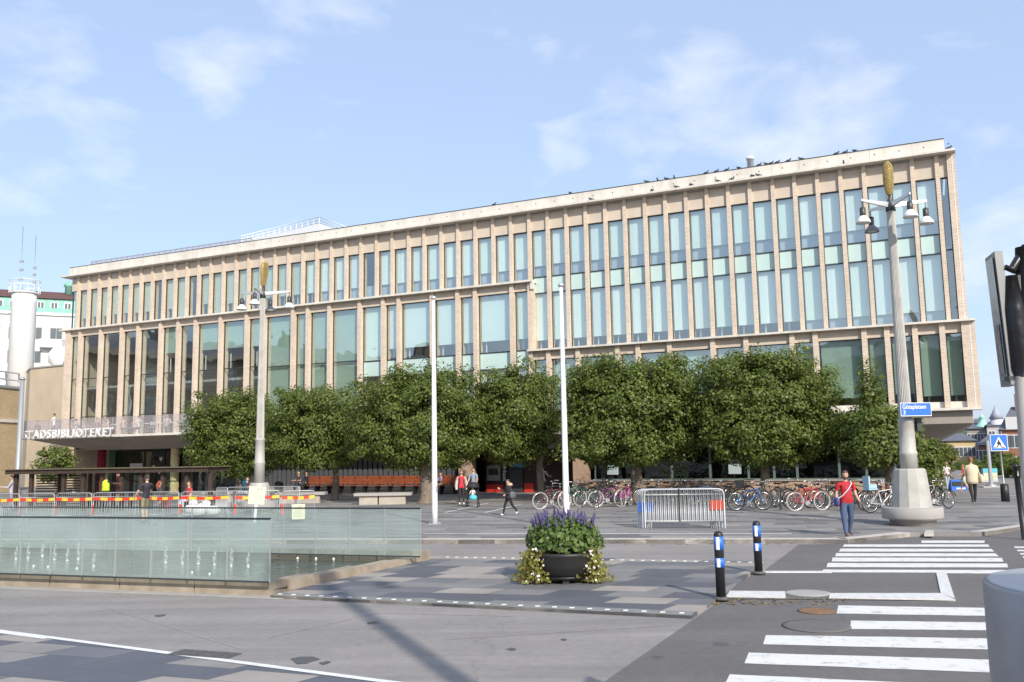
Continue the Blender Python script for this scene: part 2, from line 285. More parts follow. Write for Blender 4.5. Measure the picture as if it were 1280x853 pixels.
# ------------------------------------------------------------------ mesh builder
class MB:
    def __init__(s): s.v = []; s.f = []; s.m = []; s.sm = []
    def add(s, vs, fs, mi=0, smooth=False, M=None):
        o = len(s.v)
        s.v += [tuple(M@Vector(v)) if M else tuple(v) for v in vs]
        s.f += [tuple(i+o for i in f) for f in fs]; s.m += [mi]*len(fs); s.sm += [smooth]*len(fs)
        return s
    def box(s, a, b, mi=0, M=None):
        x0, y0, z0 = [min(p, q) for p, q in zip(a, b)]; x1, y1, z1 = [max(p, q) for p, q in zip(a, b)]
        return s.add([(x0, y0, z0), (x1, y0, z0), (x1, y1, z0), (x0, y1, z0), (x0, y0, z1), (x1, y0, z1), (x1, y1, z1), (x0, y1, z1)],
                     [(0, 3, 2, 1), (4, 5, 6, 7), (0, 1, 5, 4), (1, 2, 6, 5), (2, 3, 7, 6), (3, 0, 4, 7)], mi, False, M)
    def quad(s, a, b, c, d, mi=0): return s.add([a, b, c, d], [(0, 1, 2, 3)], mi)
    def prism(s, poly, z0, z1, mi=0, M=None):
        n = len(poly); A = sum(poly[i][0]*poly[(i+1) % n][1]-poly[(i+1) % n][0]*poly[i][1] for i in range(n))
        if A < 0: poly = poly[::-1]
        vs = [(p[0], p[1], z0) for p in poly]+[(p[0], p[1], z1) for p in poly]
        fs = [tuple(range(n-1, -1, -1)), tuple(range(n, 2*n))]+[(i, (i+1) % n, n+(i+1) % n, n+i) for i in range(n)]
        return s.add(vs, fs, mi, False, M)
    def tube(s, pts, r, n=8, mi=0, cap=True, smooth=True):
        pts = [Vector(p) for p in pts]; rr = r if isinstance(r, (list, tuple)) else [r]*len(pts)
        vs = []; ref = None
        for i, p in enumerate(pts):
            d = (pts[min(i+1, len(pts)-1)]-pts[max(i-1, 0)]).normalized()
            if ref is None or abs(ref.dot(d)) > .95: ref = Vector((0, 0, 1)) if abs(d.z) < .9 else Vector((0, 1, 0))
            a = d.cross(ref).normalized(); b = d.cross(a)
            for k in range(n):
                t = 2*math.pi*k/n; vs.append(p+(a*math.cos(t)+b*math.sin(t))*rr[i])
        fs = []
        for i in range(len(pts)-1):
            for k in range(n):
                fs.append((i*n+k, i*n+(k+1) % n, (i+1)*n+(k+1) % n, (i+1)*n+k))
        s.add(vs, fs, mi, smooth)
        if cap:
            o = len(s.v)-len(vs)
            s.f += [tuple(o+k for k in range(n)), tuple(o+(len(pts)-1)*n+k for k in range(n-1, -1, -1))]; s.m += [mi]*2; s.sm += [False]*2
        return s
    def lathe(s, prof, n=24, mi=0, c=(0, 0), smooth=True, sy=1.0, M=None):
        vs = []; 
        for r, z in prof:
            for k in range(n):
                t = 2*math.pi*k/n; vs.append((c[0]+r*math.cos(t), c[1]+r*math.sin(t)*sy, z))
        fs = [(i*n+k, i*n+(k+1) % n, (i+1)*n+(k+1) % n, (i+1)*n+k) for i in range(len(prof)-1) for k in range(n)]
        s.add(vs, fs, mi, smooth, M)
        o = len(s.v)-len(vs)
        if prof[0][0] > 1e-4: s.f.append(tuple(o+k for k in range(n-1, -1, -1))); s.m.append(mi); s.sm.append(False)
        if prof[-1][0] > 1e-4: s.f.append(tuple(o+(len(prof)-1)*n+k for k in range(n))); s.m.append(mi); s.sm.append(False)
        return s
    def ball(s, c, r, mi=0, n=10, sc=(1, 1, 1)):
        prof = [(max(math.sin(math.pi*i/n), 1e-5), -math.cos(math.pi*i/n)) for i in range(n+1)]
        vs = [(c[0]+r*sc[0]*p*math.cos(2*math.pi*k/n), c[1]+r*sc[1]*p*math.sin(2*math.pi*k/n), c[2]+r*sc[2]*z) for p, z in prof for k in range(n)]
        return s.add(vs, [(i*n+k, i*n+(k+1) % n, (i+1)*n+(k+1) % n, (i+1)*n+k) for i in range(n) for k in range(n)], mi, True)
    def torus(s, c, R0, r, axis='Y', n=28, k=6, mi=0):
        vs = []
        for i in range(n):
            a = 2*math.pi*i/n
            for j in range(k):
                t = 2*math.pi*j/k; q = R0+r*math.cos(t)
                p = (q*math.cos(a), r*math.sin(t), q*math.sin(a))
                vs.append((c[0]+p[0], c[1]+p[1], c[2]+p[2]) if axis == 'Y' else (c[0]+p[0], c[1]+p[2], c[2]+p[1]))
        return s.add(vs, [(i*k+j, i*k+(j+1) % k, ((i+1) % n)*k+(j+1) % k, ((i+1) % n)*k+j) for i in range(n) for j in range(k)], mi, True)
    def mesh(s, name, mats):
        me = bpy.data.meshes.new(name); me.from_pydata(s.v, [], s.f)
        for m in (mats if isinstance(mats, (list, tuple)) else [mats]): me.materials.append(m)
        me.polygons.foreach_set('material_index', s.m); me.polygons.foreach_set('use_smooth', s.sm); me.update()
        return me
    def build(s, name, mats, parent=None, loc=None, rz=0):
        o = bpy.data.objects.new(name, s.mesh(name, mats)); COL.objects.link(o)
        if parent: o.parent = parent
        if loc is not None: o.location = loc
        if rz: o.rotation_euler.z = rz
        return o
def tag(o, label=None, cat=None, group=None, kind=None):
    if label: o['label'] = label
    if cat: o['category'] = cat
    if group: o['group'] = group
    if kind: o['kind'] = kind
    return o
def thing(name, label, cat, loc=(0, 0, 0), rz=0, group=None):
    o = bpy.data.objects.new(name, None); COL.objects.link(o); o.empty_display_size = .2
    o.location = loc; o.rotation_euler.z = rz
    return tag(o, label, cat, group)
def copy_tree(o, parent=None):
    c = o.copy(); COL.objects.link(c)
    if parent: c.parent = parent
    for ch in list(o.children): copy_tree(ch, c)
    return c
def text_mesh(txt, size, depth=0, bold=0.0, shear=0, spacing=1.0):
    cu = bpy.data.curves.new('lettering', 'FONT'); cu.body = txt; cu.size = size; cu.extrude = depth; cu.offset = bold; cu.align_x = 'LEFT'; cu.shear = shear; cu.space_character = spacing
    o = bpy.data.objects.new('lettering', cu); COL.objects.link(o)
    dg = bpy.context.evaluated_depsgraph_get(); me = bpy.data.meshes.new_from_object(o.evaluated_get(dg))
    bpy.data.objects.remove(o); bpy.data.curves.remove(cu)
    return me
def text(name, txt, size, m, parent, M, depth=.0, bold=0.0, spacing=1.0):
    me = text_mesh(txt, size, depth, bold, 0, spacing); me.materials.clear(); me.materials.append(m); me.transform(M)
    o = bpy.data.objects.new(name, me); COL.objects.link(o)
    if parent: o.parent = parent
    return o
UPRIGHT = Matrix.Rotation(math.pi/2, 4, 'X')           # text facing -Y

# ------------------------------------------------------------------ ground, roads, paving
Z_PL = .12                              # the square in front of the library stands a kerb above the road
def xy(p): return (p.x, p.y)
def sheet(name, pts, z, m, thick=0, kind='structure'):
    b = MB(); pts = [(p[0], p[1]) for p in pts]
    A = sum(pts[i][0]*pts[(i+1) % len(pts)][1]-pts[(i+1) % len(pts)][0]*pts[i][1] for i in range(len(pts)))
    if A < 0: pts = pts[::-1]
    if thick: b.prism(pts, z-thick, z)
    else: b.add([(p[0], p[1], z) for p in pts], [tuple(range(len(pts)))])
    return tag(b.build(name, m), kind=kind)
def strip_pts(a, b2, w, side=1):
    a, b2 = Vector(a[:2]), Vector(b2[:2]); d = (b2-a).normalized(); n = Vector((-d.y, d.x))*w*side
    return [tuple(a), tuple(b2), tuple(b2+n), tuple(a+n)]
M_ROAD = asphalt_mat('grey road', (.255, .232, .212), .12, .12, streak=.17)
M_ASPH = asphalt_mat('dark asphalt', (.137, .125, .115), .13, .22, streak=.08)
M_PAVE = paving_mat('slab paving', [(0, (.102, .104, .115)), (.30, (.152, .150, .155)), (.52, (.215, .203, .193)), (.74, (.335, .292, .255))], 1.0, .62, R(-14), (0, .1), skew=-.35)
M_PAVE2 = paving_mat('square paving', [(0, (.145, .138, .136)), (.16, (.215, .202, .190)), (.55, (.248, .230, .213)), (.85, (.295, .270, .245))], 1.6, .55, R(-9), (0, 0))
M_KERB = mat('kerb stone', (.50, .45, .40), .85, noise=.15, nscale=5)
M_KERBW = mat('worn white kerb paint', (.62, .60, .57), .8, noise=.15, nscale=9, detail=9)

sheet('ground', [(-2500, -800), (2500, -800), (2500, 3500), (-2500, 3500)], -.03, asphalt_mat('far ground', (.16, .155, .14), .15, .05))
sheet('road', [(-70, -6), (70, -6), (70, 60), (-70, 60)], 0, M_ROAD)
k0, k1 = G(528, 680), G(1060, 680); kd = (k1-k0).normalized()
kl = k0-kd*75; k2 = G(1138, 671.5); k3 = G(1166, 671); k4 = G(1226, 671); k5 = G(1280, 663); k6 = k5+(k5-k4).normalized()*60
a0, a1 = G(865, 776), G(755, 853); ad = (a1-a0).normalized(); a_near = a0+ad*14
a2, a3 = G(957, 712), G(999, 681)
sheet('side_road', [xy(a_near), xy(a0), xy(a2), xy(a3), xy(k1), xy(k2), xy(k3), xy(k4), xy(k5), xy(k6), (60, 0), (10, -4)], .004, M_ASPH)
sheet('square', [xy(kl), xy(k0), xy(k1), xy(k2), xy(k3), xy(k4), xy(k5), xy(k6), (140, 110), (-120, 140)], Z_PL-.004, M_PAVE2, .13)
b = MB()
for p, q in ((kl, k0), (k0, k1), (k1, k2)):
    L = (q-p).length; n = max(1, int(L/1.0))
    for i in range(n):
        P, Q = p.lerp(q, i/n), p.lerp(q, (i+1)/n-.008/L*1.0)
        b.prism(strip_pts(P-Vector((0, .0, 0)), Q, .34), -.02, Z_PL+.003)
b.prism(strip_pts(k4, k5, .3), -.02, Z_PL+.003); b.prism(strip_pts(k5, k6, .3), -.02, Z_PL+.003)
b.prism([xy(G(1155, 667.5, Z_PL)), xy(G(1167, 667.5, Z_PL)), xy(G(1167, 663, Z_PL)), xy(G(1157, 663, Z_PL))], .05, Z_PL+.004)
tag(b.build('kerb', M_KERB), kind='structure')
w0, w1 = G(528, 668, Z_PL), G(990, 667.5, Z_PL)
sheet('painted_line', strip_pts(w0, w1, .14), Z_PL+.004, M_ROADW)
for p, q, w in (((557.5, 641), (612, 629), .10), ((608, 641), (652, 631), .10)):
    sheet('painted_line', strip_pts(G(*p, Z_PL), G(*q, Z_PL), w), Z_PL+.004, M_ROADW)

isl = [(338, 748), (865, 774), (896, 752), (956, 705), (700, 699.5), (540, 698)]
isl = [G(*p) for p in isl]
sheet('island_paving', [xy(p) for p in isl], .05, M_PAVE, .05)
b = MB(); e0, e1 = isl[0], isl[1]; n = 14                        # thick edge slabs along the road
for i in range(n):
    P, Q = e0.lerp(e1, i/n), e0.lerp(e1, (i+1)/n-.0015)
    b.prism(strip_pts(P, Q, .30), 0, .056)
tag(b.build('island_edge', mat('edge slab', (.22, .215, .20), .8, noise=.15, nscale=4)), kind='structure')

c0, c1 = G(0, 791), G(470, 853.5); cd = (c1-c0).normalized(); c_l, c_r = c0-cd*8, c1+cd*9
sheet('near_paving', [xy(c_l), xy(c_r), (8, -3), (-20, -3)], .006, paving_mat('near slab paving', [(0, (.105, .108, .124)), (.34, (.152, .152, .160)), (.50, (.25, .232, .212)), (.74, (.32, .28, .248))], 1.0, .52, R(-20), (.6, .25), skew=-.3))
sheet('painted_line', strip_pts(c_l, c_r, .11), .011, M_ROADW)
sheet('painted_line', strip_pts(c_l, c0+cd*1.1, .06, -1), .0115, M_ROADW)

def Zp(x, y): return (800+x/2.6667, 620+y/2.6667)
b_far = [((938, 150), (1147, 150), (1147, 158), (938, 158)), ((682, 163), (1160, 163), (1166, 171), (676, 171)), ((670, 177), (1172, 178), (1180, 187), (664, 187)),
         ((655, 192), (1187, 193), (1196, 203), (650, 203)), ((643, 207), (1205, 208), (1212, 221), (638, 220)), ((628, 225), (1224, 227), (1230, 240), (622, 239)), ((612, 247), (1240, 249), (1246, 261), (605, 256))]
b_near = [((662, 367), (1152, 375), (1152, 402), (655, 394)), ((706, 418), (1152, 423), (1152, 450), (700, 446)), ((420, 466), (1152, 477), (1152, 514), (409, 497)),
          ((362, 525), (1152, 548), (1152, 591), (346, 560)), ((302, 597), (1152, 638), (1152, 690), (280, 640)), ((230, 690), (1152, 740), (1152, 800), (205, 735))]
b = MB()
def stripe(b, q):
    p = [G(*Zp(*c)) for c in q]
    # ragged painted bar: split along its length
    n = 10; top = [p[0].lerp(p[1], i/n) for i in range(n+1)]; bot = [p[3].lerp(p[2], i/n) for i in range(n+1)]
    jit = lambda v: (v.x+random.uniform(-.012, .012), v.y+random.uniform(-.012, .012), .008)
    b.add([jit(v) for v in top]+[jit(v) for v in bot[::-1]], [tuple(range(2*n+1, -1, -1))])
def zebra_mat():
    m = mat('zebra paint', (.66, .645, .61), .8); nt = m.node_tree; bs = nt.nodes['Principled BSDF']; g = nt.nodes.new('ShaderNodeNewGeometry')
    n = nt.nodes.new('ShaderNodeTexNoise'); n.inputs['Scale'].default_value = 4; n.inputs['Detail'].default_value = 12; n.inputs['Roughness'].default_value = .75; nt.links.new(g.outputs['Position'], n.inputs['Vector'])
    r = nt.nodes.new('ShaderNodeValToRGB'); r.color_ramp.elements[0].position = .34; r.color_ramp.elements[0].color = (.36, .345, .33, 1); r.color_ramp.elements[1].position = .47; r.color_ramp.elements[1].color = (.68, .66, .62, 1)
    nt.links.new(n.outputs['Fac'], r.inputs['Fac']); nt.links.new(r.outputs[0], bs.inputs['Base Color']); return m
M_ZEB = zebra_mat()
for q in b_far: stripe(b, q)
tag(b.build('zebra_crossing', M_ZEB), kind='structure')
b = MB()
for q in b_near:
    (x0, y0), (x1, y1), (x2, y2), (x3, y3) = q; k = 1.42
    stripe(b, ((x0, y0), (x0+(x1-x0)*k, y0+(y1-y0)*k), (x3+(x2-x3)*k, y3+(y2-y3)*k), (x3, y3)))
tag(b.build('zebra_crossing', M_ZEB), kind='structure')
b = MB()
for i in range(4):
    y = 170+i*11.0
    stripe(b, ((1248+i*9, y), (1500, y+2), (1500, y+7), (1250+i*9, y+5)))
tag(b.build('zebra_crossing', M_ZEB), kind='structure')
# refuge between the crossings
sheet('traffic_island', [xy(G(*Zp(*p))) for p in ((390, 256), (1012, 258), (1045, 352), (250, 345))], .012, M_ASPH)
b = MB()
def kerbpix(pts, z): b.prism([xy(G(*Zp(*p))) for p in pts], 0, z)
kerbpix(((300, 322), (484, 324), (486, 344), (288, 340)), .03); kerbpix(((634, 330), (1002, 330), (1052, 352), (630, 344)), .03)
kerbpix(((988, 262), (1022, 262), (1050, 348), (1003, 331)), .032); kerbpix(((388, 255), (640, 255), (640, 259), (384, 259)), .03)
tag(b.build('refuge_kerb', M_KERBW), kind='structure')

for p, q, w in (((338, 797), (470, 767), .03), ((470, 767), (640, 771), .02), ((120, 756), (300, 812), .02), ((560, 800), (845, 782), .02)):
    sheet('road_joint', strip_pts(G(*p), G(*q), w), .0045, mat('road joint', (.34, .31, .28), .9, noise=.2, nscale=9))
for i_, (px, py, rr_) in enumerate(((381, 825, .16), (407, 829, .07), (466, 779, .09), (640, 812, .06), (705, 800, .05), (200, 770, .08), (900, 806, .10), (820, 822, .08))):
    c_0 = G(px, py); rs_ = random.Random(i_); sheet('road_stain', [(c_0.x+rr_*rs_.uniform(.6, 1.3)*math.cos(6.283*k/11), c_0.y+rr_*1.2*rs_.uniform(.6, 1.3)*math.sin(6.283*k/11)) for k in range(11)], .0058, mat('tar stain', (.09, .085, .082), .6, noise=.2, nscale=12))
def cover(name, px, py, rx, label, m1, m2, z=.006):
    c = G(px, py); r = rx/FPX*c.y; root = thing(name, label, 'manhole', (c.x, c.y, z))
    b = MB(); b.lathe([(r*.86, .0), (r, 0), (r, .012), (r*.86, .012)], 36); b.build('frame', m1, root)
    b = MB(); b.lathe([(r*.85, 0), (r*.85, .008)], 36)
    for k in range(1, 5): b.lathe([(r*.17*k, .008), (r*.17*k+.012, .013), (r*.17*k+.04, .008)], 30)
    b.build('lid', m2, root)
M_RUST = mat('rusty iron', (.22, .12, .06), .8, noise=.3, nscale=20); M_IRON = mat('cast iron', (.10, .095, .09), .7, noise=.3, nscale=18)
cover('manhole_cover', *Zp(588, 386), 22, 'small rust brown manhole cover in the asphalt beside the upper white bar', M_RUST, M_RUST)
cover('manhole_cover', *Zp(588, 437), 40, 'large dark manhole cover with speckled rings in the asphalt', M_ASPH, M_IRON)
cover('manhole_cover', *Zp(558, 328), 27, 'grey concrete cover set in the kerb of the refuge', M_GREY, M_GREY, .014)
c = G(255, 818.5)
b = MB(); b.box((-.45, -.16, 0), (.45, .16, .010))
for k in range(8): b.box((-.42+k*.108, -.12, .010), (-.36+k*.108, .12, .016))
tag(b.build('drain_grate', M_IRON, None, (c.x, c.y, .002), R(-20)), 'dark iron drain grate beside the white line in the road', 'drain')
# white light studs along both edges of the island
sm = MB().box((-.038, -.020, 0), (.038, .020, .008)).mesh('road_stud', M_WHITE)
def stud(p, z):
    o = bpy.data.objects.new('road_stud', sm); COL.objects.link(o); o.location = (p.x, p.y, z)
    tag(o, 'small white light stud in the edge slabs of the paved island', 'stud', 'white studs along the island edge')
for i in range(26): stud(e0.lerp(e1, (i+.6)/26)+Vector((-.01, .14, 0)), .056)
for i in range(32): stud(G(560, 698.5).lerp(G(950, 705.5), i/31)+Vector((0, -.12, 0)), .05)

# ------------------------------------------------------------------ pool
pa, pl, pb = G(341, 746), G(0, 733), G(538, 702); pdir = (pl-pa).normalized(); pl2 = pa+pdir*22; pc = pb+pdir*22
b = MB(); n = 10
def rim(p, q, w, side, n):
    for i in range(n):
        P, Q = p.lerp(q, i/n), p.lerp(q, (i+1)/n-.0012); b.prism(strip_pts(P, Q, w, side), 0, .26 if side < 2 else .2)
rim(pa, pl2, .42, -1, 13); rim(pb, pc, .35, 1, 13)
for i in range(4):
    P, Q = pa.lerp(pb, i/4), pa.lerp(pb, (i+1)/4-.003); h = .26-.05*i
    dd = (pb-pa).normalized(); 
    b.prism(strip_pts(P if i else P+dd*.43, Q if i < 3 else Q-dd*.36, .35), 0, .24-.03*i)
tag(b.build('stone_kerb', mat('rim stone', (.33, .27, .20), .85, noise=.22, nscale=2.5)), 'low brown stone kerb round the shallow pool', 'pool kerb')
gp = MB(); q0 = pa+Vector((0, -.16, 0)); gp.prism(strip_pts(pa+Vector((.25, -.30, 0)), pl2+Vector((0, -.30, 0)), .30, -1), 0, .014)
tag(gp.build('gutter', M_GREY), kind='structure')
m = mat('pool water', (.035, .05, .045), .04, spec=.6); nt = m.node_tree
nz = nt.nodes.new('ShaderNodeTexNoise'); nz.inputs['Scale'].default_value = 3.2; nz.inputs['Detail'].default_value = 4; g = nt.nodes.new('ShaderNodeNewGeometry'); nt.links.new(g.outputs['Position'], nz.inputs['Vector'])
bp = nt.nodes.new('ShaderNodeBump'); bp.inputs['Strength'].default_value = .5; bp.inputs['Distance'].default_value = .06; nt.links.new(nz.outputs['Fac'], bp.inputs['Height']); nt.links.new(bp.outputs[0], nt.nodes['Principled BSDF'].inputs['Normal'])
sheet('water', [xy(pa), xy(pl2), xy(pc), xy(pb)], .12, m)
# glass fences standing on the rim
def fence_glass_mat():
    m = bpy.data.materials.new('pool fence glass'); m.use_nodes = True; nt = m.node_tree; nt.nodes.clear(); L = nt.links.new
    o = nt.nodes.new('ShaderNodeOutputMaterial'); t = nt.nodes.new('ShaderNodeBsdfTransparent'); t.inputs['Color'].default_value = (.90, .94, .93, 1)
    d = nt.nodes.new('ShaderNodeBsdfDiffuse'); d.inputs['Color'].default_value = (.50, .585, .56, 1)
    gl = nt.nodes.new('ShaderNodeBsdfGlossy'); gl.inputs['Roughness'].default_value = .02
    tc = nt.nodes.new('ShaderNodeTexCoord'); s = nt.nodes.new('ShaderNodeSeparateXYZ'); L(tc.outputs['Object'], s.inputs[0])
    n = nt.nodes.new('ShaderNodeTexNoise'); n.inputs['Scale'].default_value = .8; n.inputs['Detail'].default_value = 4; L(tc.outputs['Object'], n.inputs['Vector'])
    a = nt.nodes.new('ShaderNodeMapRange'); a.inputs['From Min'].default_value = .3; a.inputs['From Max'].default_value = .7; a.inputs['To Min'].default_value = .10; a.inputs['To Max'].default_value = .27; L(n.outputs['Fac'], a.inputs['Value'])
    mx = nt.nodes.new('ShaderNodeMixShader'); L(a.outputs[0], mx.inputs['Fac']); L(t.outputs[0], mx.inputs[1]); L(d.outputs[0], mx.inputs[2])
    fr = facing_fresnel(nt, .03, .9)
    m2 = nt.nodes.new('ShaderNodeMixShader'); L(fr, m2.inputs['Fac']); L(mx.outputs[0], m2.inputs[1]); L(gl.outputs[0], m2.inputs[2]); L(m2.outputs[0], o.inputs['Surface'])
    return m
M_FG = fence_glass_mat()
def glass_fence(A, Bv, h, marks, label, zb):
    ang = math.atan2((Bv-A).y, (Bv-A).x); L = (Bv-A).length
    root = thing('glass_fence', label, 'glass fence', (A.x, A.y, zb), ang)
    MB().tube([(0, 0, h), (L, 0, h)], .018, 8).build('top_rail', M_FRAME, root)
    for i in range(len(marks)-1):
        x0, x1 = marks[i], marks[i+1]
        MB().box((x0+.012, -.006, .03), (x1-.012, .006, h-.015)).build('glass_panel', M_FG, root)
    for x in marks:
        MB().box((x-.006, -.016, 0), (x+.006, .016, h-.01)).build('post', M_ALU, root)
    MB().box((0, -.02, 0), (L, .02, .028)).build('base_rail', M_FRAME, root)
def along(A, dirv, px, z):               # where the vertical plane through A along dirv is met at photo column px
    d = ray(px, 700); n = Vector((-dirv.y, dirv.x, 0)); t = (A-CAMP).dot(n)/d.dot(n); P = CAMP+d*t; return (P-A).dot(dirv)
fa = G(337, 729, .26); fdv = pdir
ms = sorted([0]+[along(fa, fdv, x, 0) for x in (284, 235, 189, 144, 103, 63, 25)]+[along(fa, fdv, 25, 0)+1.25*k for k in (1, 2, 3)])
glass_fence(fa, fa+fdv*ms[-1], 1.12, ms, 'long clear glass fence along the near edge of the pool', .26)
fb = G(526, 697, .2)
ms = sorted([0]+[along(fb, pdir, x, 0) for x in (481, 437, 394.5, 354)]); st = ms[-1]-ms[-2]
ms += [ms[-1]+st*k for k in range(1, 11)]
glass_fence(fb, fb+pdir*ms[-1], 1.08, ms, 'glass fence along the far edge of the pool, ending beside the flagpole', .2)
# little jets and lamps in the pool
M_JET = glass_mat('water spray', (.93, .97, .97), 1.3, .05, 1); 
mj = bpy.data.materials.new('white spray'); mj.use_nodes = True; nt = mj.node_tree; bs = nt.nodes['Principled BSDF']; bs.inputs['Base Color'].default_value = (.85, .9, .9, 1); bs.inputs['Alpha'].default_value = .13; bs.inputs['Roughness'].default_value = .2
def jet_mesh(h):
    b = MB(); rr = random.Random(int(h*100))
    for k in range(46):
        t = rr.random(); r = .02+.05*t*(1-t)*2; a = rr.random()*6.28
        b.ball((r*math.cos(a)*rr.random(), r*math.sin(a)*rr.random(), h*t), rr.uniform(.008, .020), 0, 5, (1, 1, 1.9))
    b.lathe([(.045, -.12), (.045, .01), (.02, .03)], 10, 1)
    return b.mesh('water_jet', [mj, M_ALU])
jm = [jet_mesh(.27), jet_mesh(.36)]
for i, (px, py) in enumerate([(20, 699), (35, 698), (53, 695), (68, 700), (84, 701), (98, 699), (117, 708), (207, 703), (228, 704), (248, 705), (268, 706), (289, 707), (310, 708)]):
    p = G(px, py, .12); o = bpy.data.objects.new('water_jet', jm[i % 2]); COL.objects.link(o); o.location = (p.x, p.y, .12)
    tag(o, 'short white water jet bubbling up in the shallow pool', 'water jet', 'water jets in the pool')
for i, (px, py) in enumerate([(372, 698), (395, 698.5), (417, 699), (240, 716), (262, 718), (42, 708), (60, 709), (96, 711)]):
    p = G(px, py, .12); o = bpy.data.objects.new('pool_light', MB().lathe([(.028, -.1), (.028, .012), (.012, .03)], 10).mesh('pool_light', M_WHITE)); COL.objects.link(o); o.location = (p.x, p.y, .12)
    tag(o, 'small white lamp set in the pool just above the water', 'pool lamp', 'white lamps in the pool')
# ------------------------------------------------------------------ the library (local: x along the facade, y into the building, z up)
ZC, ZP, Z1, Z2, Z3 = 16.74, 17.45, 12.59, 8.47, 4.285
LIB = thing('library_building', 'long pale brick and glass library with narrow fins and a stepped middle ledge', 'library', tuple(FO), TH)
def part(b, name, m, parent=None): return b.build(name, m, parent or LIB)
pierx = [97.5, 110.5, 123.5, 136.2, 149.5, 162.7, 176, 190, 204.2, 218.5, 233.2, 248, 263, 278.7, 294.5, 310.3, 326.2, 343.2, 360, 378, 395.5, 413.7, 432, 450.5, 470, 489.5, 510, 529.5, 550.7, 571.5, 593.2, 615.3, 637.5, 660.5, 683.5, 706.7, 731, 755.5, 779.7, 805.2, 830.7, 856.7, 882.7, 909.5, 936.5, 965.3, 992.6, 1021, 1050, 1079.3, 1109.6, 1140, 1170.8]
pytop = np.interp(pierx, [97.5, 310.3, 615.3, 909.5, 1170.8], [349, 315, 270.3, 231, 198.6])
UP = [F(x, y+6)[0] for x, y in zip(pierx, pytop)]
S_STEP = F(664, 350, .5)[0]; S_L2 = F(658.5, 438, .5)[0]
iStep = 33
LP_L = [F(x, y, .3)[0] for x, y in [(99.5, 416), (125, 413), (151.2, 410), (172, 407), (200, 404), (222, 401), (243.7, 398), (275, 395), (307.5, 391), (329, 389), (365.5, 386), (384, 383), (411, 380), (448.7, 376), (478, 373), (497.5, 370), (539, 366), (571, 362), (593, 360), (638.7, 358), (661.5, 356)]]
LP_R = [F(x, y, .3)[0] for x, y in [(685, 442), (721.7, 438), (771.5, 434), (796.7, 432), (836.2, 428), (890.3, 423), (931.7, 420), (989.5, 417), (1018.4, 415), (1079.5, 411), (1108, 409), (1143, 407), (1177, 405)]]
XL, XR = -61.5, .55
def pier(x, w, y0, y1, z0, z1): part(MB().box((x-w/2, y0, z0), (x+w/2, y1, z1)), 'pier', M_BRICK)
YG = .28                                  # glass behind the pier fronts, upper storeys
YGL = .06                                 # and of the lower block
def window(x0, x1, segs, y, fw=.035, blind=None):
    """segs from below: (z0, z1, kind, blind bottom) ; one window, its panes and blinds are its children"""
    zb, zt = segs[0][0], segs[-1][1]
    b = MB()
    b.box((x0, y-.05, zb), (x0+fw, y+.06, zt)).box((x1-fw, y-.05, zb), (x1, y+.06, zt)); b.box((x0+fw, y-.05, zt-fw), (x1-fw, y+.06, zt)); b.box((x0+fw, y-.05, zb), (x1-fw, y+.06, zb+fw))
    for s in segs[1:]: b.box((x0+fw, y-.05, s[0]-.03), (x1-fw, y+.06, s[0]+.03))
    fr = part(b, 'window', M_FRAME)
    for z0, z1, kind, bl in segs:
        z0, z1 = z0+.035, z1-.035
        if kind == 'g':
            tl = random.uniform(-.004, .004); t2 = random.uniform(-.003, .003)      # panes are never perfectly in line
            MB().quad((x0+fw, y+tl, z0), (x1-fw, y-tl, z0), (x1-fw, y-tl+t2, z1), (x0+fw, y+tl+t2, z1)).build('pane', M_GLASS, fr)
            if bl is not None:
                zz = z0+(z1-z0)*bl; inset = (x1-x0)*(.03 if (x1-x0) < 1.4 else .02)
                MB().box((x0+fw+inset, y+.16, zz), (x1-fw-inset, y+.175, z1)).box((x0+fw+inset, y+.15, zz-.04), (x1-fw-inset, y+.185, zz)).build('blind', blind or random.choice([M_BLIND, M_BLIND, M_BLIND2, M_BLIND3]), fr)
            if kind == 'g' and (x1-x0) > .5 and bl is not None and z1-z0 > 2:
                MB().box((x0+.25, y+.35, z0), (x0+.31, y+.41, z0+1.05)).build('rail_post', M_WHITE, fr)
        else:
            MB().box((x0+fw, y-.01, z0), (x1-fw, y+.03, z1)).build('spandrel_panel', M_SPAN, fr)
    return fr
M_BLIND_G = mat('moss green blind', (.36, .47, .39), .9, noise=.06, nscale=.7); M_BLIND_H = mat('dull green blind', (.50, .60, .52), .9, noise=.06, nscale=.7); M_BLIND2 = mat('cool blind', (.70, .80, .80), .9); M_BLIND3 = mat('green blind', (.72, .83, .77), .9)
PW = .20
M_SHEEN = mat('pale balustrade', (.40, .48, .55), .5)  # added panel; its pale colour stands in for sky reflection on the railing strip
def railing_sheen(fr, x0, x1, y, z0, z1): MB().box((x0+.05, y+.30, z0+.04), (x1-.05, y+.315, z1)).build('railing_sheen', M_SHEEN, fr)
for i, x in enumerate(UP):
    pier(x, PW, 0, .62, Z1+.01 if i <= iStep else Z2+.01, ZC)
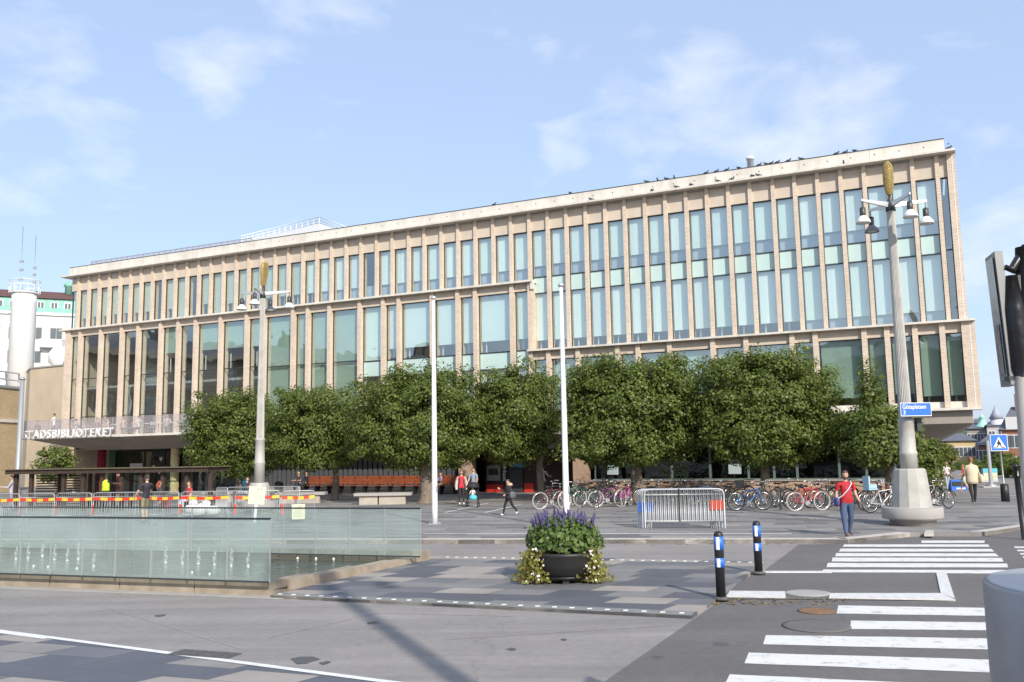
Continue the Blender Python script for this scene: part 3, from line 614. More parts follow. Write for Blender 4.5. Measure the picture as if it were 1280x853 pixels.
# upper row
xs = [XL-.05]+UP
for i in range(len(xs)-1):
    x0, x1 = xs[i]+PW/2, xs[i+1]-PW/2
    if i == 0: x0 = XL+.02
    zs = 15.62
    part(MB().box((x0, .15, zs+.02), (x1, .60, ZC)), 'spandrel', M_CONC_P)
    r = random.random()
    if i-1 < iStep:
        bl = .28 if i > 14 else random.choice([.02, .25, .28, .3])
        if i in (24, 8, 11): bl = None
        fr = window(x0, x1, [(Z1+.06, zs, 'g', bl)], YG, blind=M_BLIND_H if i < 20 else None)
        if i > 20: railing_sheen(fr, x0, x1, YG, Z1+.06, Z1+.92)
    else:
        fr = window(x0, x1, [(Z2+.05, 11.85, 'g', .17 if random.random() < .93 else .4), (11.85, 12.82, 's', None), (12.82, zs, 'g', random.choice([.26, .27, .28, .27]))], YG); railing_sheen(fr, x0, x1, YG, 12.82, 13.55)
        if i > 46: railing_sheen(fr, x0, x1, YG, Z2+.05, Z2+.6)
window(UP[-1]+PW/2, .20, [(Z2+.05, 12.0, 'g', None), (12.0, 15.6, 'g', None)], YG)
part(MB().box((UP[-1]+PW/2, .15, 15.62), (.20, .60, ZC)), 'spandrel', M_CONC_P)
part(MB().box((.21, 0, Z2+.01), (.58, 1.6, ZC)), 'pier', M_BRICK)
part(MB().box((.43, -.008, Z2+.01), (.455, -.001, ZC)).box((.60, -.308, Z3+.01), (.63, -.301, Z2-.10)), 'joint_strip', M_WHITE)
# lower block
LW = .25
def lrow(P, z0, z1, first, kind):
    for i, x in enumerate(P): pier(x, LW, -.3, .5, z0, z1)
lrow(LP_L, Z3+.01, Z1-.12, None, 0); lrow(LP_R, Z3+.01, Z2-.10, None, 0)
part(MB().box((-61.45, -.3, Z3+.01), (-60.95, .9, Z1-.12)), 'pier', M_BRICK)
part(MB().box((.26, -.3, Z3+.01), (.83, 1.6, Z2-.10)).box((.835, -.15, Z3), (.85, -.08, Z2-.1)), 'pier', M_BRICK)
PL = [-60.95-LW/2]+LP_L
for i in range(len(PL)-1):
    x0, x1 = PL[i]+LW/2, PL[i+1]-LW/2
    part(MB().box((x0, -.13, 12.0), (x1, .5, Z1-.12)), 'spandrel', M_CONC_P)
    if i <= 9: 
        window(x0, x1, [(Z3+.1, 5.8, 'g', None), (5.8, 8.7, 'g', None), (8.7, 12.0, 'g', None if random.random() < .6 else .45)], YGL, blind=M_BLIND_G)
    elif i <= 13:
        window(x0, x1, [(Z3+.1, 8.6, 'g', .03), (8.6, 12.0, 'g', .0)], YGL, blind=M_BLIND_G)
    else:
        window(x0, x1, [(Z3+.1, 7.5, 'g', .2 if i != 14 else None), (7.5, 8.5, 's', None), (8.5, 12.0, 'g', .21 if i != 14 else .02)], YGL)
PR = [LP_L[-1]]+LP_R+[.26+LW/2]
for i in range(len(PR)-1):
    x0, x1 = PR[i]+LW/2, PR[i+1]-LW/2
    part(MB().box((x0, -.13, 7.88), (x1, .5, Z2-.10)), 'spandrel', M_CONC_P)
    window(x0, x1, [(Z3+.3, 7.88, 'g', random.choice([.1, .12, .12, .15]))], YGL, blind=M_BLIND_G)
    part(MB().box((x0, -.1, Z3+.01), (x1, .2, Z3+.3)), 'sill', M_CONC)
# ledges, cornice, parapet
part(MB().box((-61.95, -.5, Z1-.12), (S_STEP, .6, Z1)).box((S_STEP-.14, -.4, Z1-.55), (S_STEP-.0, -.05, Z1-.121)), 'ledge', M_CONC)
part(MB().box((S_L2, -.5, Z2-.10), (.86, .6, Z2)), 'ledge', M_CONC)
part(MB().box((-43, -.5, Z3-.12), (.86, .5, Z3)), 'ledge', M_CONC)
part(MB().box((-62.2, -.42, ZC), (.62, 1.2, ZC+.11)), 'cornice', M_CONC)
b = MB(); n = 18; x0, x1 = -61.4, .17
for i in range(n):
    a, c = x0+(x1-x0)*i/n, x0+(x1-x0)*(i+1)/n-.012
    b.box((a, -.2, ZC+.11), (c, .1, ZP), 0)
for i in range(-1, 53):
    xx = UP[i]+.58 if i >= 0 else -61
    if i >= 14: b.tube([(xx, -.203, ZC+.42), (xx, -.18, ZC+.42)], .035, 8, 1)
b.box((x0, -.23, ZP), (x1, .14, ZP+.025), 2)
part(b, 'parapet', [M_CONC, M_DARK, M_FRAME])
part(MB().box((-61.3, .1, 16.62), (.1, 26, 16.9)), 'roof', M_GREY)
# floors, back walls and sides behind the glass
b = MB()
for z in (Z3+.0, Z2-.35, Z1-.35): b.box((-61.2, .62, z-.18), (.2, 7.5, z+.02))
b.box((-61.2, 7.5, Z3), (.2, 7.7, 16.6))
for x in range(-58, -7, 6): b.box((x, 4.6, Z3), (x+2.6, 4.7, 16.5)); b.box((x+3.5, 5.5, Z3+.02), (x+5.5, 6.0, Z3+2.0)); b.box((x+.5, 3.2, Z2-.30), (x+4.2, 3.6, Z2+1.1)); b.box((x+1.2, 3.4, Z1-.30), (x+4.8, 3.8, Z1+1.2)); b.box((x+2.9, 3.0, Z3+.02), (x+3.2, 3.3, 16.5))
part(b, 'interior', M_INT)
part(MB().box((-61.4, .9, 0), (-61.2, 26, 16.6)).box((.2, 1.6, 3.6), (.52, 26, 16.74)).box((-61.4, 25.8, 0), (-2.2, 26, 16.6)), 'side_wall', M_BRICK)
# soffit of the overhang and ground floor
YW = 1.7
sx, sz = F(1170, 551, -YW)
sz = 2.75
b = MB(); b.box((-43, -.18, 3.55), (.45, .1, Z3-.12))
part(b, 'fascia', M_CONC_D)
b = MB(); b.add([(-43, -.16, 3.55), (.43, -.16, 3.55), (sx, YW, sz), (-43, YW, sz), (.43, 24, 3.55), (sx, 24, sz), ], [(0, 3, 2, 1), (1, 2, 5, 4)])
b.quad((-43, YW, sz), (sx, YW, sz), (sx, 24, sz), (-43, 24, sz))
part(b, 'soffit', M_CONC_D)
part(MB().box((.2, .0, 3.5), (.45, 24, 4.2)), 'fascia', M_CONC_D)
def gs(px): return F(px, 600, -YW)[0]
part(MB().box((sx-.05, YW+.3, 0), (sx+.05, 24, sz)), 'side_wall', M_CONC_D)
XA, XB = gs(736), gs(690)
part(MB().box((XA, YW-.1, 0), (sx, YW+.3, .82)), 'plinth', M_GRANP)
part(MB().box((XA-.05, YW-.16, .82), (sx, YW+.3, .90)), 'plinth_cap', M_CONC_D)
gx = [XA+.35]+[gs(v) for v in (800, 840, 888, 936, 968, 997, 1050, 1084, 1120)]+[sx-.05]
def gwindow(x0, x1, y, z0, z1, mull=0, m=None):
    fw = .06; b = MB(); b.box((x0, y-.06, z0), (x0+fw, y+.06, z1)).box((x1-fw, y-.06, z0), (x1, y+.06, z1)).box((x0+fw, y-.06, z1-fw), (x1-fw, y+.06, z1)).box((x0+fw, y-.06, z0), (x1-fw, y+.06, z0+fw))
    for k in range(mull): xx = x0+(x1-x0)*(k+1)/(mull+1); b.box((xx-.03, y-.06, z0+fw), (xx+.03, y+.06, z1-fw))
    fr = part(b, 'window', m or mat('green grey frame', (.16, .22, .20), .4, metal=.3))
    MB().quad((x0+fw, y, z0+fw), (x1-fw, y, z0+fw), (x1-fw, y, z1-fw), (x0+fw, y, z1-fw)).build('pane', M_GLASS2, fr)
    return fr
GW = []
for i in range(len(gx)-1): GW.append(gwindow(gx[i], gx[i+1], YW+.1, .9, sz, 0))
M_POST = mat('grey poster', (.42, .50, .50), .7)
for wi, xx in ((0, gs(766)), (3, gs(919))):
    b = MB(); b.box((xx-.34, YW+.04, 1.2), (xx+.34, YW+.05, 2.12), 0)
    b.add([(xx-.12, YW+.035, 1.78), (xx+.02, YW+.035, 1.86), (xx+.16, YW+.035, 1.66), (xx+.12, YW+.035, 1.86), (xx-.04, YW+.035, 1.93)], [(0, 1, 2, 3, 4)], 1)
    b.build('poster', [M_POST, M_BLACK], GW[wi])
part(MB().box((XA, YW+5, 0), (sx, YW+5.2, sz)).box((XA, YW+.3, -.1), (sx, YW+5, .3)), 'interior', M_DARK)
# two stone pillars, the recessed middle with its book drop, and the slatted wall
for pxa, pxb in ((577.5, 591.5), (720, 735.5)):
    part(MB().box((gs(pxa), YW-.45, 0), (gs(pxb), YW+.4, sz)), 'pillar', M_GRANP)
xm0, xm1 = gs(591.5), gs(720); YR = YW+1.6
M_DBROWN = mat('dark brown panel', (.055, .026, .02), .6)
part(MB().box((xm0, YR, 0), (xm1, YR+.2, sz)).box((xm1-.1, YW+.3, 0), (xm1, YR, sz)), 'recess_wall', M_DBROWN)
def gr(px, py): return F(px, py, -YR+.12)
def rp(name, x0, y0, x1, y1, m, d=.08):
    a = gr(x0, y1); c = gr(x1, y0); o = part(MB().box((a[0], YR-d, max(.05, a[1])), (c[0], YR-.002, c[1])), name, m); return a, c, o
a, c, o = rp('return_machine', 609, 582, 625, 601, mat('machine grey', (.30, .30, .29), .5), .15)
MB().box((a[0]+.12, YR-.17, a[1]+.35), (c[0]-.12, YR-.151, c[1]-.2)).build('screen', M_BLACK, o)
rp('red_panel', 608, 606, 628, 617, M_RED); rp('red_panel', 655, 604, 666, 617, M_RED)
a, c, o = rp('book_drop', 638, 587, 653, 615, mat('drop dark', (.05, .05, .055), .4), .12)
a, c, o = rp('poster', 637, 566, 655, 586, mat('poster dark', (.05, .07, .09), .6))
MB().box((a[0]+.1, YR-.10, a[1]+.1), (c[0]-.05, YR-.082, a[1]+.55)).build('poster_print', mat('poster blue', (.10, .35, .60), .5), o)
a, c, o = rp('sign_board', 628, 560, 632.5, 603, M_BLACK, .10)
Mx = Matrix.Translation(((a[0]+c[0])/2-.10, YR-.105, c[1]-.55)) @ Matrix.Rotation(math.pi/2, 4, 'Y') @ UPRIGHT
text('lettering', 'Bokinkast', .38, M_WHITE, o, Mx, .004, .004)
# dark slatted wall behind the long bench
xs0, xs1 = gs(306), gs(577.5)
part(MB().box((xs0, YW+.5, 0), (xs1, YW+.7, sz)), 'recess_wall', mat('blackish wall', (.022, .022, .024), .8))
b = MB(); n = 44
for i in range(n): x = xs0+(xs1-xs0)*(i+.5)/n; b.box((x-.13, YW+.1, .55), (x+.13, YW+.35, sz))
part(b, 'fin_screen', mat('fin grey', (.085, .085, .09), .7))
part(MB().box((xs0, YW-.1, 0), (xs1, YW+.45, .55)), 'plinth', M_GREY)
# left entrance under the balcony
YL = YW+2.4
def ge(px): return F(px, 600, -YL)[0]
ex = [ge(137), ge(144), ge(180), ge(205), ge(232), ge(262), ge(300)]
for i in range(1, len(ex)-1):
    w = gwindow(ex[i], ex[i+1], YL, .05, 3.2, 0, M_FRAME)
    if i == 2:
        for (hx, hz, hs) in ((ge(200.5), 2.55, .36), (ge(199), 1.55, .3), (ge(190.5)+.1, 1.95, .3)):
            pts = [(hx+hs*.5*(16*math.sin(t)**3)/16, YL-.012, hz+hs*.62*(13*math.cos(t)-5*math.cos(2*t)-2*math.cos(3*t)-math.cos(4*t))/16) for t in [2*math.pi*k/28 for k in range(28)]]
            MB().add(pts, [tuple(range(27, -1, -1))]).build('heart_sticker', M_WHITE, w)
    if i == 1:
        MB().box((ge(162), YL-.03, 1.9), (ge(178), YL-.012, 2.25)).build('notice', M_WHITE, w)
        MB().box((ge(168), YL-.03, .1), (ge(184)-.1, YL-.012, 1.3)).build('notice', mat('notice grey', (.45, .47, .47), .6), w)
part(MB().box((ex[0]-2.6, YL-1.2, 0), (ex[0], YL+2, 3.3)), 'entrance_wall', M_BRICK)
part(MB().box((ex[0], YL-.1, 0), (ex[1], YL+.5, 3.3)), 'door_frame', mat('green frame', (.10, .20, .12), .5))
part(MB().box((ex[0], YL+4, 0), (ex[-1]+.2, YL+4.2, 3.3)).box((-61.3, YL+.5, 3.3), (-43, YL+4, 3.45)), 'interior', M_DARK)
for k, (px, c, lbl) in enumerate(((126, (.16, .008, .02), 'column wrapped in dark red knitting'), (218, (.62, .52, .28), 'column wrapped in pale yellow knitting'), (302, (.02, .25, .42), 'column wrapped in turquoise knitting with a flared foot'))):
    cx = F(px, 600, -.3)[0]; b = MB(); r = .30 if k != 2 else .34
    prof = [(r*1.25, 0), (r*1.2, .08), (r, .25)]
    if k == 2: prof = [(r*1.7, 0), (r*1.6, .25), (r*1.15, .7)]
    rr = random.Random(k)
    prof += [(r*rr.uniform(.93, 1.07), prof[-1][1]+.18*j) for j in range(1, 16) if prof[-1][1]+.18*j < 3.7]
    prof += [(r*.95, 3.75)]
    b.lathe(prof, 16, 0, (cx, .3))
    o = part(b, 'column', mat('knit%d' % k, c, .95, noise=.3, nscale=9, bump=.6, bscale=30)); o['label'] = lbl
# balcony
YB = -3.0; xb0, xb1 = -62.1, -42.5
part(MB().box((xb0, YB, Z3-.16), (xb1, .4, Z3)), 'balcony_slab', M_CONC)
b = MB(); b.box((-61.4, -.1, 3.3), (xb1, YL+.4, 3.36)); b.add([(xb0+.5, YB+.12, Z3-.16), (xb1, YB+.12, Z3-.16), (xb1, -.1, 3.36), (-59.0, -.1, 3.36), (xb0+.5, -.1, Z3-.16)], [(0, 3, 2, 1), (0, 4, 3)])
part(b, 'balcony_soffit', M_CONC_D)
M_RAILT = mat('lilac grey rail', (.35, .33, .35), .5)
b = MB(); b.box((xb0+.05, YB+.08, Z3+1.18), (xb1, YB+.11, Z3+1.21)); n = 15
for i in range(n+1): x = xb0+.06+(xb1-xb0-.1)*i/n; b.box((x-.015, YB+.07, Z3), (x+.015, YB+.12, Z3+1.18))
b.box((xb0+.05, YB+.1, Z3+1.18), (xb0+.08, 0, Z3+1.21))
part(b, 'balcony_rail', M_RAILT)
b = MB(); 
for i in range(n): x0 = xb0+.06+(xb1-xb0-.1)*i/n+.02; x1 = xb0+.06+(xb1-xb0-.1)*(i+1)/n-.02; b.box((x0, YB+.09, Z3+.05), (x1, YB+.10, Z3+1.16))
b.box((xb0+.055, YB+.15, Z3+.05), (xb0+.065, 0, Z3+1.16))
mrg = bpy.data.materials.new('frosted rail glass'); mrg.use_nodes = True; nt = mrg.node_tree; nt.nodes.clear(); o_ = nt.nodes.new('ShaderNodeOutputMaterial'); t_ = nt.nodes.new('ShaderNodeBsdfTransparent'); d_ = nt.nodes.new('ShaderNodeBsdfDiffuse'); d_.inputs['Color'].default_value = (.45, .41, .42, 1); x_ = nt.nodes.new('ShaderNodeMixShader'); x_.inputs['Fac'].default_value = .26
nt.links.new(t_.outputs[0], x_.inputs[1]); nt.links.new(d_.outputs[0], x_.inputs[2]); nt.links.new(x_.outputs[0], o_.inputs['Surface'])
part(b, 'balcony_glass', mrg)
# the big letters along the balcony edge
word = 'STADSBIBLIOTEKET'
xs_l = F(30.5, 545, 3.1)[0]; xe_l = F(143, 540, 3.1)[0]
me = text_mesh(word, 1.0, .05, .004, 0, 1.30); vs = [v.co.x for v in me.vertices]; hgt = max(v.co.y for v in me.vertices); wid = max(vs)
hh = .58; me.transform(Matrix.Translation((xs_l, YB-.20, Z3-.10)) @ UPRIGHT @ Matrix.Diagonal((((xe_l-xs_l)/wid), hh/hgt, 1, 1)))
me.materials.clear(); me.materials.append(M_WHITE); o = bpy.data.objects.new('sign_letters', me); COL.objects.link(o); o.parent = LIB
part(MB().box((xs_l-.1, YB-.22, Z3-.135), (xe_l+.1, YB-.10, Z3-.11)), 'sign_rail', M_CONC_D)
# roof structures
hx0, hx1 = F(302, 297, -4)[0], F(399, 283, -4)[0]; hz = F(372, 283.5, -4)[1]
b = MB(); b.add([(hx0, 4, 17.0), (hx1, 4, 17.0), (hx1, 9, 17.0), (hx0, 9, 17.0), (hx0, 4, hz-.55), (hx1, 4, hz), (hx1, 9, hz), (hx0, 9, hz-.55)], [(0, 3, 2, 1), (4, 5, 6, 7), (0, 1, 5, 4), (1, 2, 6, 5), (2, 3, 7, 6), (3, 0, 4, 7)])
part(b, 'penthouse', mat('penthouse white', (.62, .63, .65), .6))
b = MB()
for z in (hz+.05, hz+.25, hz+.48): b.tube([(hx0, 4, z-.55), (hx1, 4, z)], .03, 6); b.tube([(hx1, 4, z), (hx1, 9, z)], .035, 6)
for k in range(15): x = hx0+(hx1-hx0)*k/14; zz = hz-.55*(1-k/14); b.tube([(x, 4, zz), (x, 4, zz+.48)], .03, 6)
part(b, 'roof_rail', M_WHITE)
b = MB(); rx0 = F(97, 333, 0)[0]; rx1 = F(300, 299, 0)[0]
b.box((rx0, 1.2, 18.12), (rx1, 1.25, 18.17)); 
for k in range(30): x = rx0+(rx1-rx0)*k/29; b.box((x-.02, 1.2, 16.9), (x+.02, 1.25, 18.12))
part(b, 'roof_rail', M_RAILT)
part(MB().box((rx0, 1.215, 17.0), (rx1, 1.235, 18.1)), 'roof_rail_glass', mrg)
vx = F(938, 206, -1)[0]; part(MB().lathe([(.18, 16.9), (.18, 18.25), (.22, 18.25), (.22, 18.4)], 14, 0, (vx, 1.0)), 'vent_pipe', M_WHITE)
# pigeons on the parapet
M_BIRD = mat('pigeon grey', (.06, .06, .07), .7)
bm_ = MB(); bm_.ball((0, 0, .10), .075, 0, 8, (1.5, .8, .9)); bm_.ball((-.12, 0, .19), .042, 0, 8); bm_.tube([(.08, 0, .10), (.24, 0, .05)], [.04, .015], 6); bm_.tube([(-.155, 0, .185), (-.19, 0, .18)], [.012, .002], 5); bm_.tube([(-.10, 0, .12), (-.12, 0, .19)], [.05, .035], 6)
bm_.tube([(0, .02, .0), (0, .02, .06)], .006, 4); bm_.tube([(0, -.02, .0), (0, -.02, .06)], .006, 4)
bmesh_ = bm_.mesh('pigeon', M_BIRD)
def bird(s, y, z, rot):
    o = bpy.data.objects.new('pigeon', bmesh_); COL.objects.link(o); P = FO+FU*s-FN*y; o.location = (P.x, P.y, z); o.rotation_euler.z = TH+rot
    o.scale = (.88,)*3
    tag(o, 'small dark pigeon perched on the pale parapet of the library roof', 'bird', 'pigeons along the roof edge')
for px in (617, 712, 808, 822, 833, 843, 883, 896, 909, 924, 950, 959, 965, 973, 987, 1003, 1048, 1059, 1071, 1181):
    bird(F(px, 230, .1)[0] if px < 1180 else .35, -.05 if px < 1180 else -.25, ZP+.025 if px < 1180 else ZC+.11, random.choice([0, 1.57, 3.1, -.7]))
for px in (738, 815, 845, 864, 897, 915, 941, 948, 1056):
    bird(F(px, 225, .3)[0], -.31, ZC+.11, random.choice([0, 1.57, 3.1, -.7]))
# ------------------------------------------------------------------ neighbouring buildings
def windows_on(root, x0, x1, y, rows, cols, w, h, m_fr, m_gl, skip=()):
    for r, z in enumerate(rows):
        for k in range(cols):
            if (r, k) in skip: continue
            x = x0+(x1-x0)*(k+.5)/cols
            f = MB().box((x-w/2, y-.05, z), (x+w/2, y+.05, z+h)).build('window', m_fr, root)
            MB().box((x-w/2+.1, y-.07, z+.1), (x-.04, y-.045, z+h-.1)).box((x+.04, y-.07, z+.1), (x+w/2-.1, y-.045, z+h-.1)).build('pane', m_gl, f)
M_WIN = mat('dim window', (.10, .12, .13), .15, spec=.8)
M_WALLW = mat('white render', (.74, .72, .68), .85, noise=.05, nscale=.3)
M_COPPER = mat('green copper', (.22, .46, .36), .7, noise=.15, nscale=1)
M_TILE = mat('brown tile roof', (.13, .06, .05), .8, noise=.15, nscale=2)
# white block with green mansard, far left
P0 = D(-60, 600, 112); P1 = D(100, 600, 118)
ang = math.atan2(P1.y-P0.y, P1.x-P0.x); L = (P1-P0).length
def dz(py, px, depth): return D(px, py, depth).z
t = thing('apartment_block', 'white apartment block with a green mansard storey and brown roof behind the white silo', 'building', (P0.x, P0.y, 0), ang)
zt = 2.45+(578-392)/FPX*115
MB().box((0, 0, -.02), (L, 14, zt)).build('wall', M_WALLW, t)
MB().box((-.2, -.25, zt), (L+.2, 14, zt+.35)).build('cornice', M_WHITE, t)
MB().add([(0, .1, zt+.35), (L, .1, zt+.35), (L, 1.2, zt+2.4), (0, 1.2, zt+2.4), (0, 13, zt+.35), (L, 13, zt+.35), (L, 12, zt+2.4), (0, 12, zt+2.4)], [(0, 1, 2, 3), (1, 5, 6, 2), (5, 4, 7, 6), (4, 0, 3, 7), (3, 2, 6, 7)]).build('mansard', M_COPPER, t)
MB().add([(-.3, .9, zt+2.4), (L+.3, .9, zt+2.4), (L, 5, zt+4.0), (0, 5, zt+4.0), (L+.3, 13, zt+2.4), (-.3, 13, zt+2.4)], [(0, 1, 2, 3), (1, 4, 2), (4, 5, 3, 2), (5, 0, 3)]).build('roof', M_TILE, t)
windows_on(t, 0, L, .55, [zt+.9], 9, .9, 1.0, M_WHITE, M_WIN)
windows_on(t, 0, L, 0, [zt-3.2, zt-6.3, zt-9.4, zt-12.5], 6, 1.5, 1.6, M_GREY, M_WIN)
for x in (.62*L, .80*L): 
    MB().box((x, -1.0, zt-4.3), (x+3, 0, zt-4.15)).box((x, -1.0, zt-4.15), (x+3, -.94, zt-3.2)).build('balcony', M_WALLW, t)
xg = L*.83; MB().lathe([(.5, zt+3.5), (.5, zt+4.6), (.7, zt+4.7), (.55, zt+5.1), (.1, zt+5.4)], 14, 0, (xg, 4.0)).build('roof_vent', M_COPPER, t)
# silo
c = D(18.5, 600, 92); r = 14.6/FPX*92; zt = 2.45+(578-366)/FPX*92
t = thing('silo_tower', 'tall white cylindrical tower with a railed top left of the library', 'tower', (c.x, c.y, 0))
MB().lathe([(r, -.02), (r, zt-.9), (r*1.02, zt-.8), (r*.98, zt-.7), (r*.98, zt)], 30).build('shaft', M_WALLW, t)
MB().lathe([(r*1.0, zt), (r*1.12, zt+.05), (r*1.12, zt+.18), (r*1.0, zt+.2)], 30).build('platform', M_WALLW, t)
b = MB()
for h in (.7, 1.25): b.torus((0, 0, zt+.18+h), r*1.2, .03, 'Z', 30, 6)
for k in range(14): a = 6.283*k/14; b.tube([(r*1.2*math.cos(a), r*1.2*math.sin(a), zt+.1), (r*1.2*math.cos(a), r*1.2*math.sin(a), zt+1.45)], .028, 5)
b.build('railing', M_WHITE, t)
b = MB(); b.tube([(-.5, 0, zt), (-.5, 0, zt+7.2)], .025, 5); b.tube([(.8, .2, zt), (.8, .2, zt+6.3)], .025, 5)
for z in (1.5, 2.5, 3.4): b.box((-.7, -.1, zt+z), (-.3, .1, zt+z+.25)); b.box((.65, .1, zt+z*.8), (.95, .3, zt+z*.8+.25))
b.build('antenna', M_STEEL, t)
b = MB()
for k in range(46): b.box((-r*.93-.1, -r*.55, 1+k*.4), (-r*.93+.25, -r*.5, 1.05+k*.4))
b.build('ladder', M_GREY, t)
# tan block adjoining the library and the yellow brick wall in front of it
def prismbuild(name, label, cat, parts, loc=(0, 0, 0)): pass
A = D(31, 600, 88); B = D(92, 600, 84); Cc = D(21, 600, 96)
zt = 2.45+(578-460)/FPX*87
t = thing('plaster_building', 'windowless tan plaster block adjoining the left end of the library', 'building', (A.x, A.y, 0))
pts = [(0, 0), (B.x-A.x+1.5, B.y-A.y-.5), (B.x-A.x+6, B.y-A.y+14), (Cc.x-A.x, Cc.y-A.y)]
MB().prism(pts, -.02, zt).build('wall', M_PLASTER, t)
MB().prism([(p[0]*1.01, p[1]*1.01-.1) for p in pts], zt, zt+.15).build('coping', M_GREY, t)
MB().prism([(B.x-A.x-2.0, B.y-A.y-.6), (B.x-A.x-1.0, B.y-A.y-1.0), (B.x-A.x-1.0, B.y-A.y+.4), (B.x-A.x-2.0, B.y-A.y+.6)], 0, 6.3).build('buttress', M_CONC_D, t)
MB().box((2.2, 2, zt+.15), (5.4, 4, zt+1.9)).build('plant_room', M_FRAME, t)
MB().lathe([(.9, zt+.1), (.9, zt+.5), (1.3, zt+1.0), (1.35, zt+1.8), (.9, zt+2.4), (.5, zt+2.5)], 18, 0, (1.6, 3)).build('cowl', M_WALLW, t)
A = D(-70, 600, 66); B = D(21, 600, 74)
zt = 2.45+(579-487)/FPX*73; ang = math.atan2(B.y-A.y, B.x-A.x); L = (B-A).length
t = thing('brick_building', 'yellow brick wall of a low building at the far left edge', 'building', (A.x, A.y, 0), ang)
MB().box((0, 0, -.02), (L, 9, zt)).build('wall', M_BRICK_Y, t)
MB().box((-.1, -.12, zt-2.75), (L+.1, .0, zt-2.5)).build('string_course', M_CONC, t)
b = MB(); b.box((-.1, -.12, zt), (L+.15, 9, zt+.2)); 
for z in (.75, 1.35): b.tube([(0, .3, zt+z), (L, .3, zt+z)], .07, 6)
for k in range(6): b.tube([(L*k/5, .3, zt), (L*k/5, .3, zt+1.35)], .06, 6)
b.build('roof_rail', M_STEEL, t)
b = MB(); p = D(19, 650, 64); t = thing('grey_pole', 'thin grey pole standing before the yellow brick wall', 'pole', (p.x, p.y, 0)); ztp = dz(475, 21, 64)
MB().lathe([(.28, 0), (.28, .5), (.19, .6), (.15, ztp)], 12).build('shaft', M_STEEL, t); MB().lathe([(.2, ztp), (.2, ztp+.1), (.05, ztp+.2)], 12).build('cap', M_STEEL, t)

# ------------------------------------------------------------------ far street on the right
def far_block(name, label, px0, px1, ytop, depth, mwall, mroof, rows, cols, roof_h, w=1.2, h=1.6, depth2=None, zbase=-9):
    P0, Q1 = D(px0, 590, depth), D(px1, 590, depth); a0_ = math.atan2(P0.x, P0.y); a1_ = math.atan2(Q1.x, Q1.y)      # each front turned towards the street
    L = math.hypot(P0.x, P0.y)*math.tan(a1_-a0_); ang = -a0_
    zt = D((px0+px1)/2, ytop, depth).z
    t = thing(name, label, 'building', (P0.x, P0.y, 0), ang)
    MB().box((0, 0, zbase), (L, 12, zt)).build('wall', mwall, t)
    MB().add([(-.4, -.4, zt), (L+.4, -.4, zt), (L+.4, 12.4, zt), (-.4, 12.4, zt), (1.5, 5, zt+roof_h), (L-1.5, 5, zt+roof_h)], [(0, 1, 5, 4), (1, 2, 5), (2, 3, 4, 5), (3, 0, 4)]).build('roof', mroof, t)
    fh = (zt-2.2)/max(1, len(rows)) if isinstance(rows, list) else 3.0
    windows_on(t, 0, L, 0, rows if isinstance(rows, list) else [zt-2.6-3.1*k for k in range(rows)], cols, w, h, M_WHITE, M_WIN)
    return t, zt, L
M_YEL = mat('yellow render', (.62, .46, .24), .85, noise=.06, nscale=.3); M_SLATE = mat('slate', (.13, .13, .15), .6, noise=.1, nscale=2)
M_BRR = brick_mat('red brick', (.34, .12, .06), (.28, .10, .05), (.30, .22, .18), .3, .1); M_STONEG = mat('grey stone', (.33, .29, .27), .85, noise=.15, nscale=.6)
M_COPB = mat('light copper', (.36, .62, .52), .7, noise=.1, nscale=1); M_SLATB = mat('grey spire', (.34, .36, .42), .6)
far_block('yellow_building', 'yellow town house with slate roof down the street beyond the library corner', 1150, 1222, 551.5, 150, M_YEL, M_SLATE, 4, 7, 1.3, 1.3, 1.6, 158)
t, zt, L = far_block('gabled_building', 'grey stone corner house topped by a pale green copper cupola', 1213, 1246, 536, 170, M_STONEG, M_SLATE, 6, 4, 2.0, 1.2, 1.7)
cx = D(1224, 590, 170); lx = (D(1231, 590, 170)-D(1213, 590, 170)).length
MB().lathe([(1.25, zt-.5), (1.25, zt+.2), (1.5, zt+.3), (1.2, zt+.5), (.75, zt+1.1), (.55, zt+1.5), (.55, zt+2.0), (.62, zt+2.05), (.3, zt+2.35), (.05, zt+2.8)], 12, 0, (lx, 1.4)).build('cupola', M_COPB, t)
t, zt, L = far_block('turret_building', 'pale turreted house with a pointed grey cone roof', 1238, 1262, 532, 158, mat('pale stone', (.48, .46, .46), .85), M_SLATE, 6, 2, 1.5, 1.1, 1.7)
lx = (D(1249.5, 590, 158)-D(1238, 590, 158)).length
MB().lathe([(1.0, zt-6), (1.0, zt+1.2)], 14, 0, (lx, 1)).build('turret', mat('turret stone', (.55, .55, .58), .8), t)
MB().lathe([(1.2, zt+1.2), (.6, zt+2.3), (.04, zt+3.6)], 14, 0, (lx, 1)).build('spire', M_SLATB, t)
t, zt, L = far_block('red_brick_building', 'tall red brick corner house with dark attic at the far right', 1256, 1330, 537, 128, M_BRR, M_SLATE, 6, 7, 3.4, 1.3, 1.9)
for x in (1.5, 5.2, 8.5): MB().box((x-.9, -.3, zt), (x+.9, 2, zt+1.8)).build('dormer', mat('dormer white', (.6, .58, .56), .7), t)
for x in (2.6, 7): MB().box((x-.6, 4, zt+2), (x+.6, 5, zt+5.2)).build('chimney', M_BRR, t)
far_block('brick_building', 'brown brick house half hidden behind the pale turreted house', 1226, 1270, 556, 140, mat('brown brick', (.30, .15, .10), .85, noise=.1), M_SLATE, 4, 5, 1.6, 1.2, 1.8)
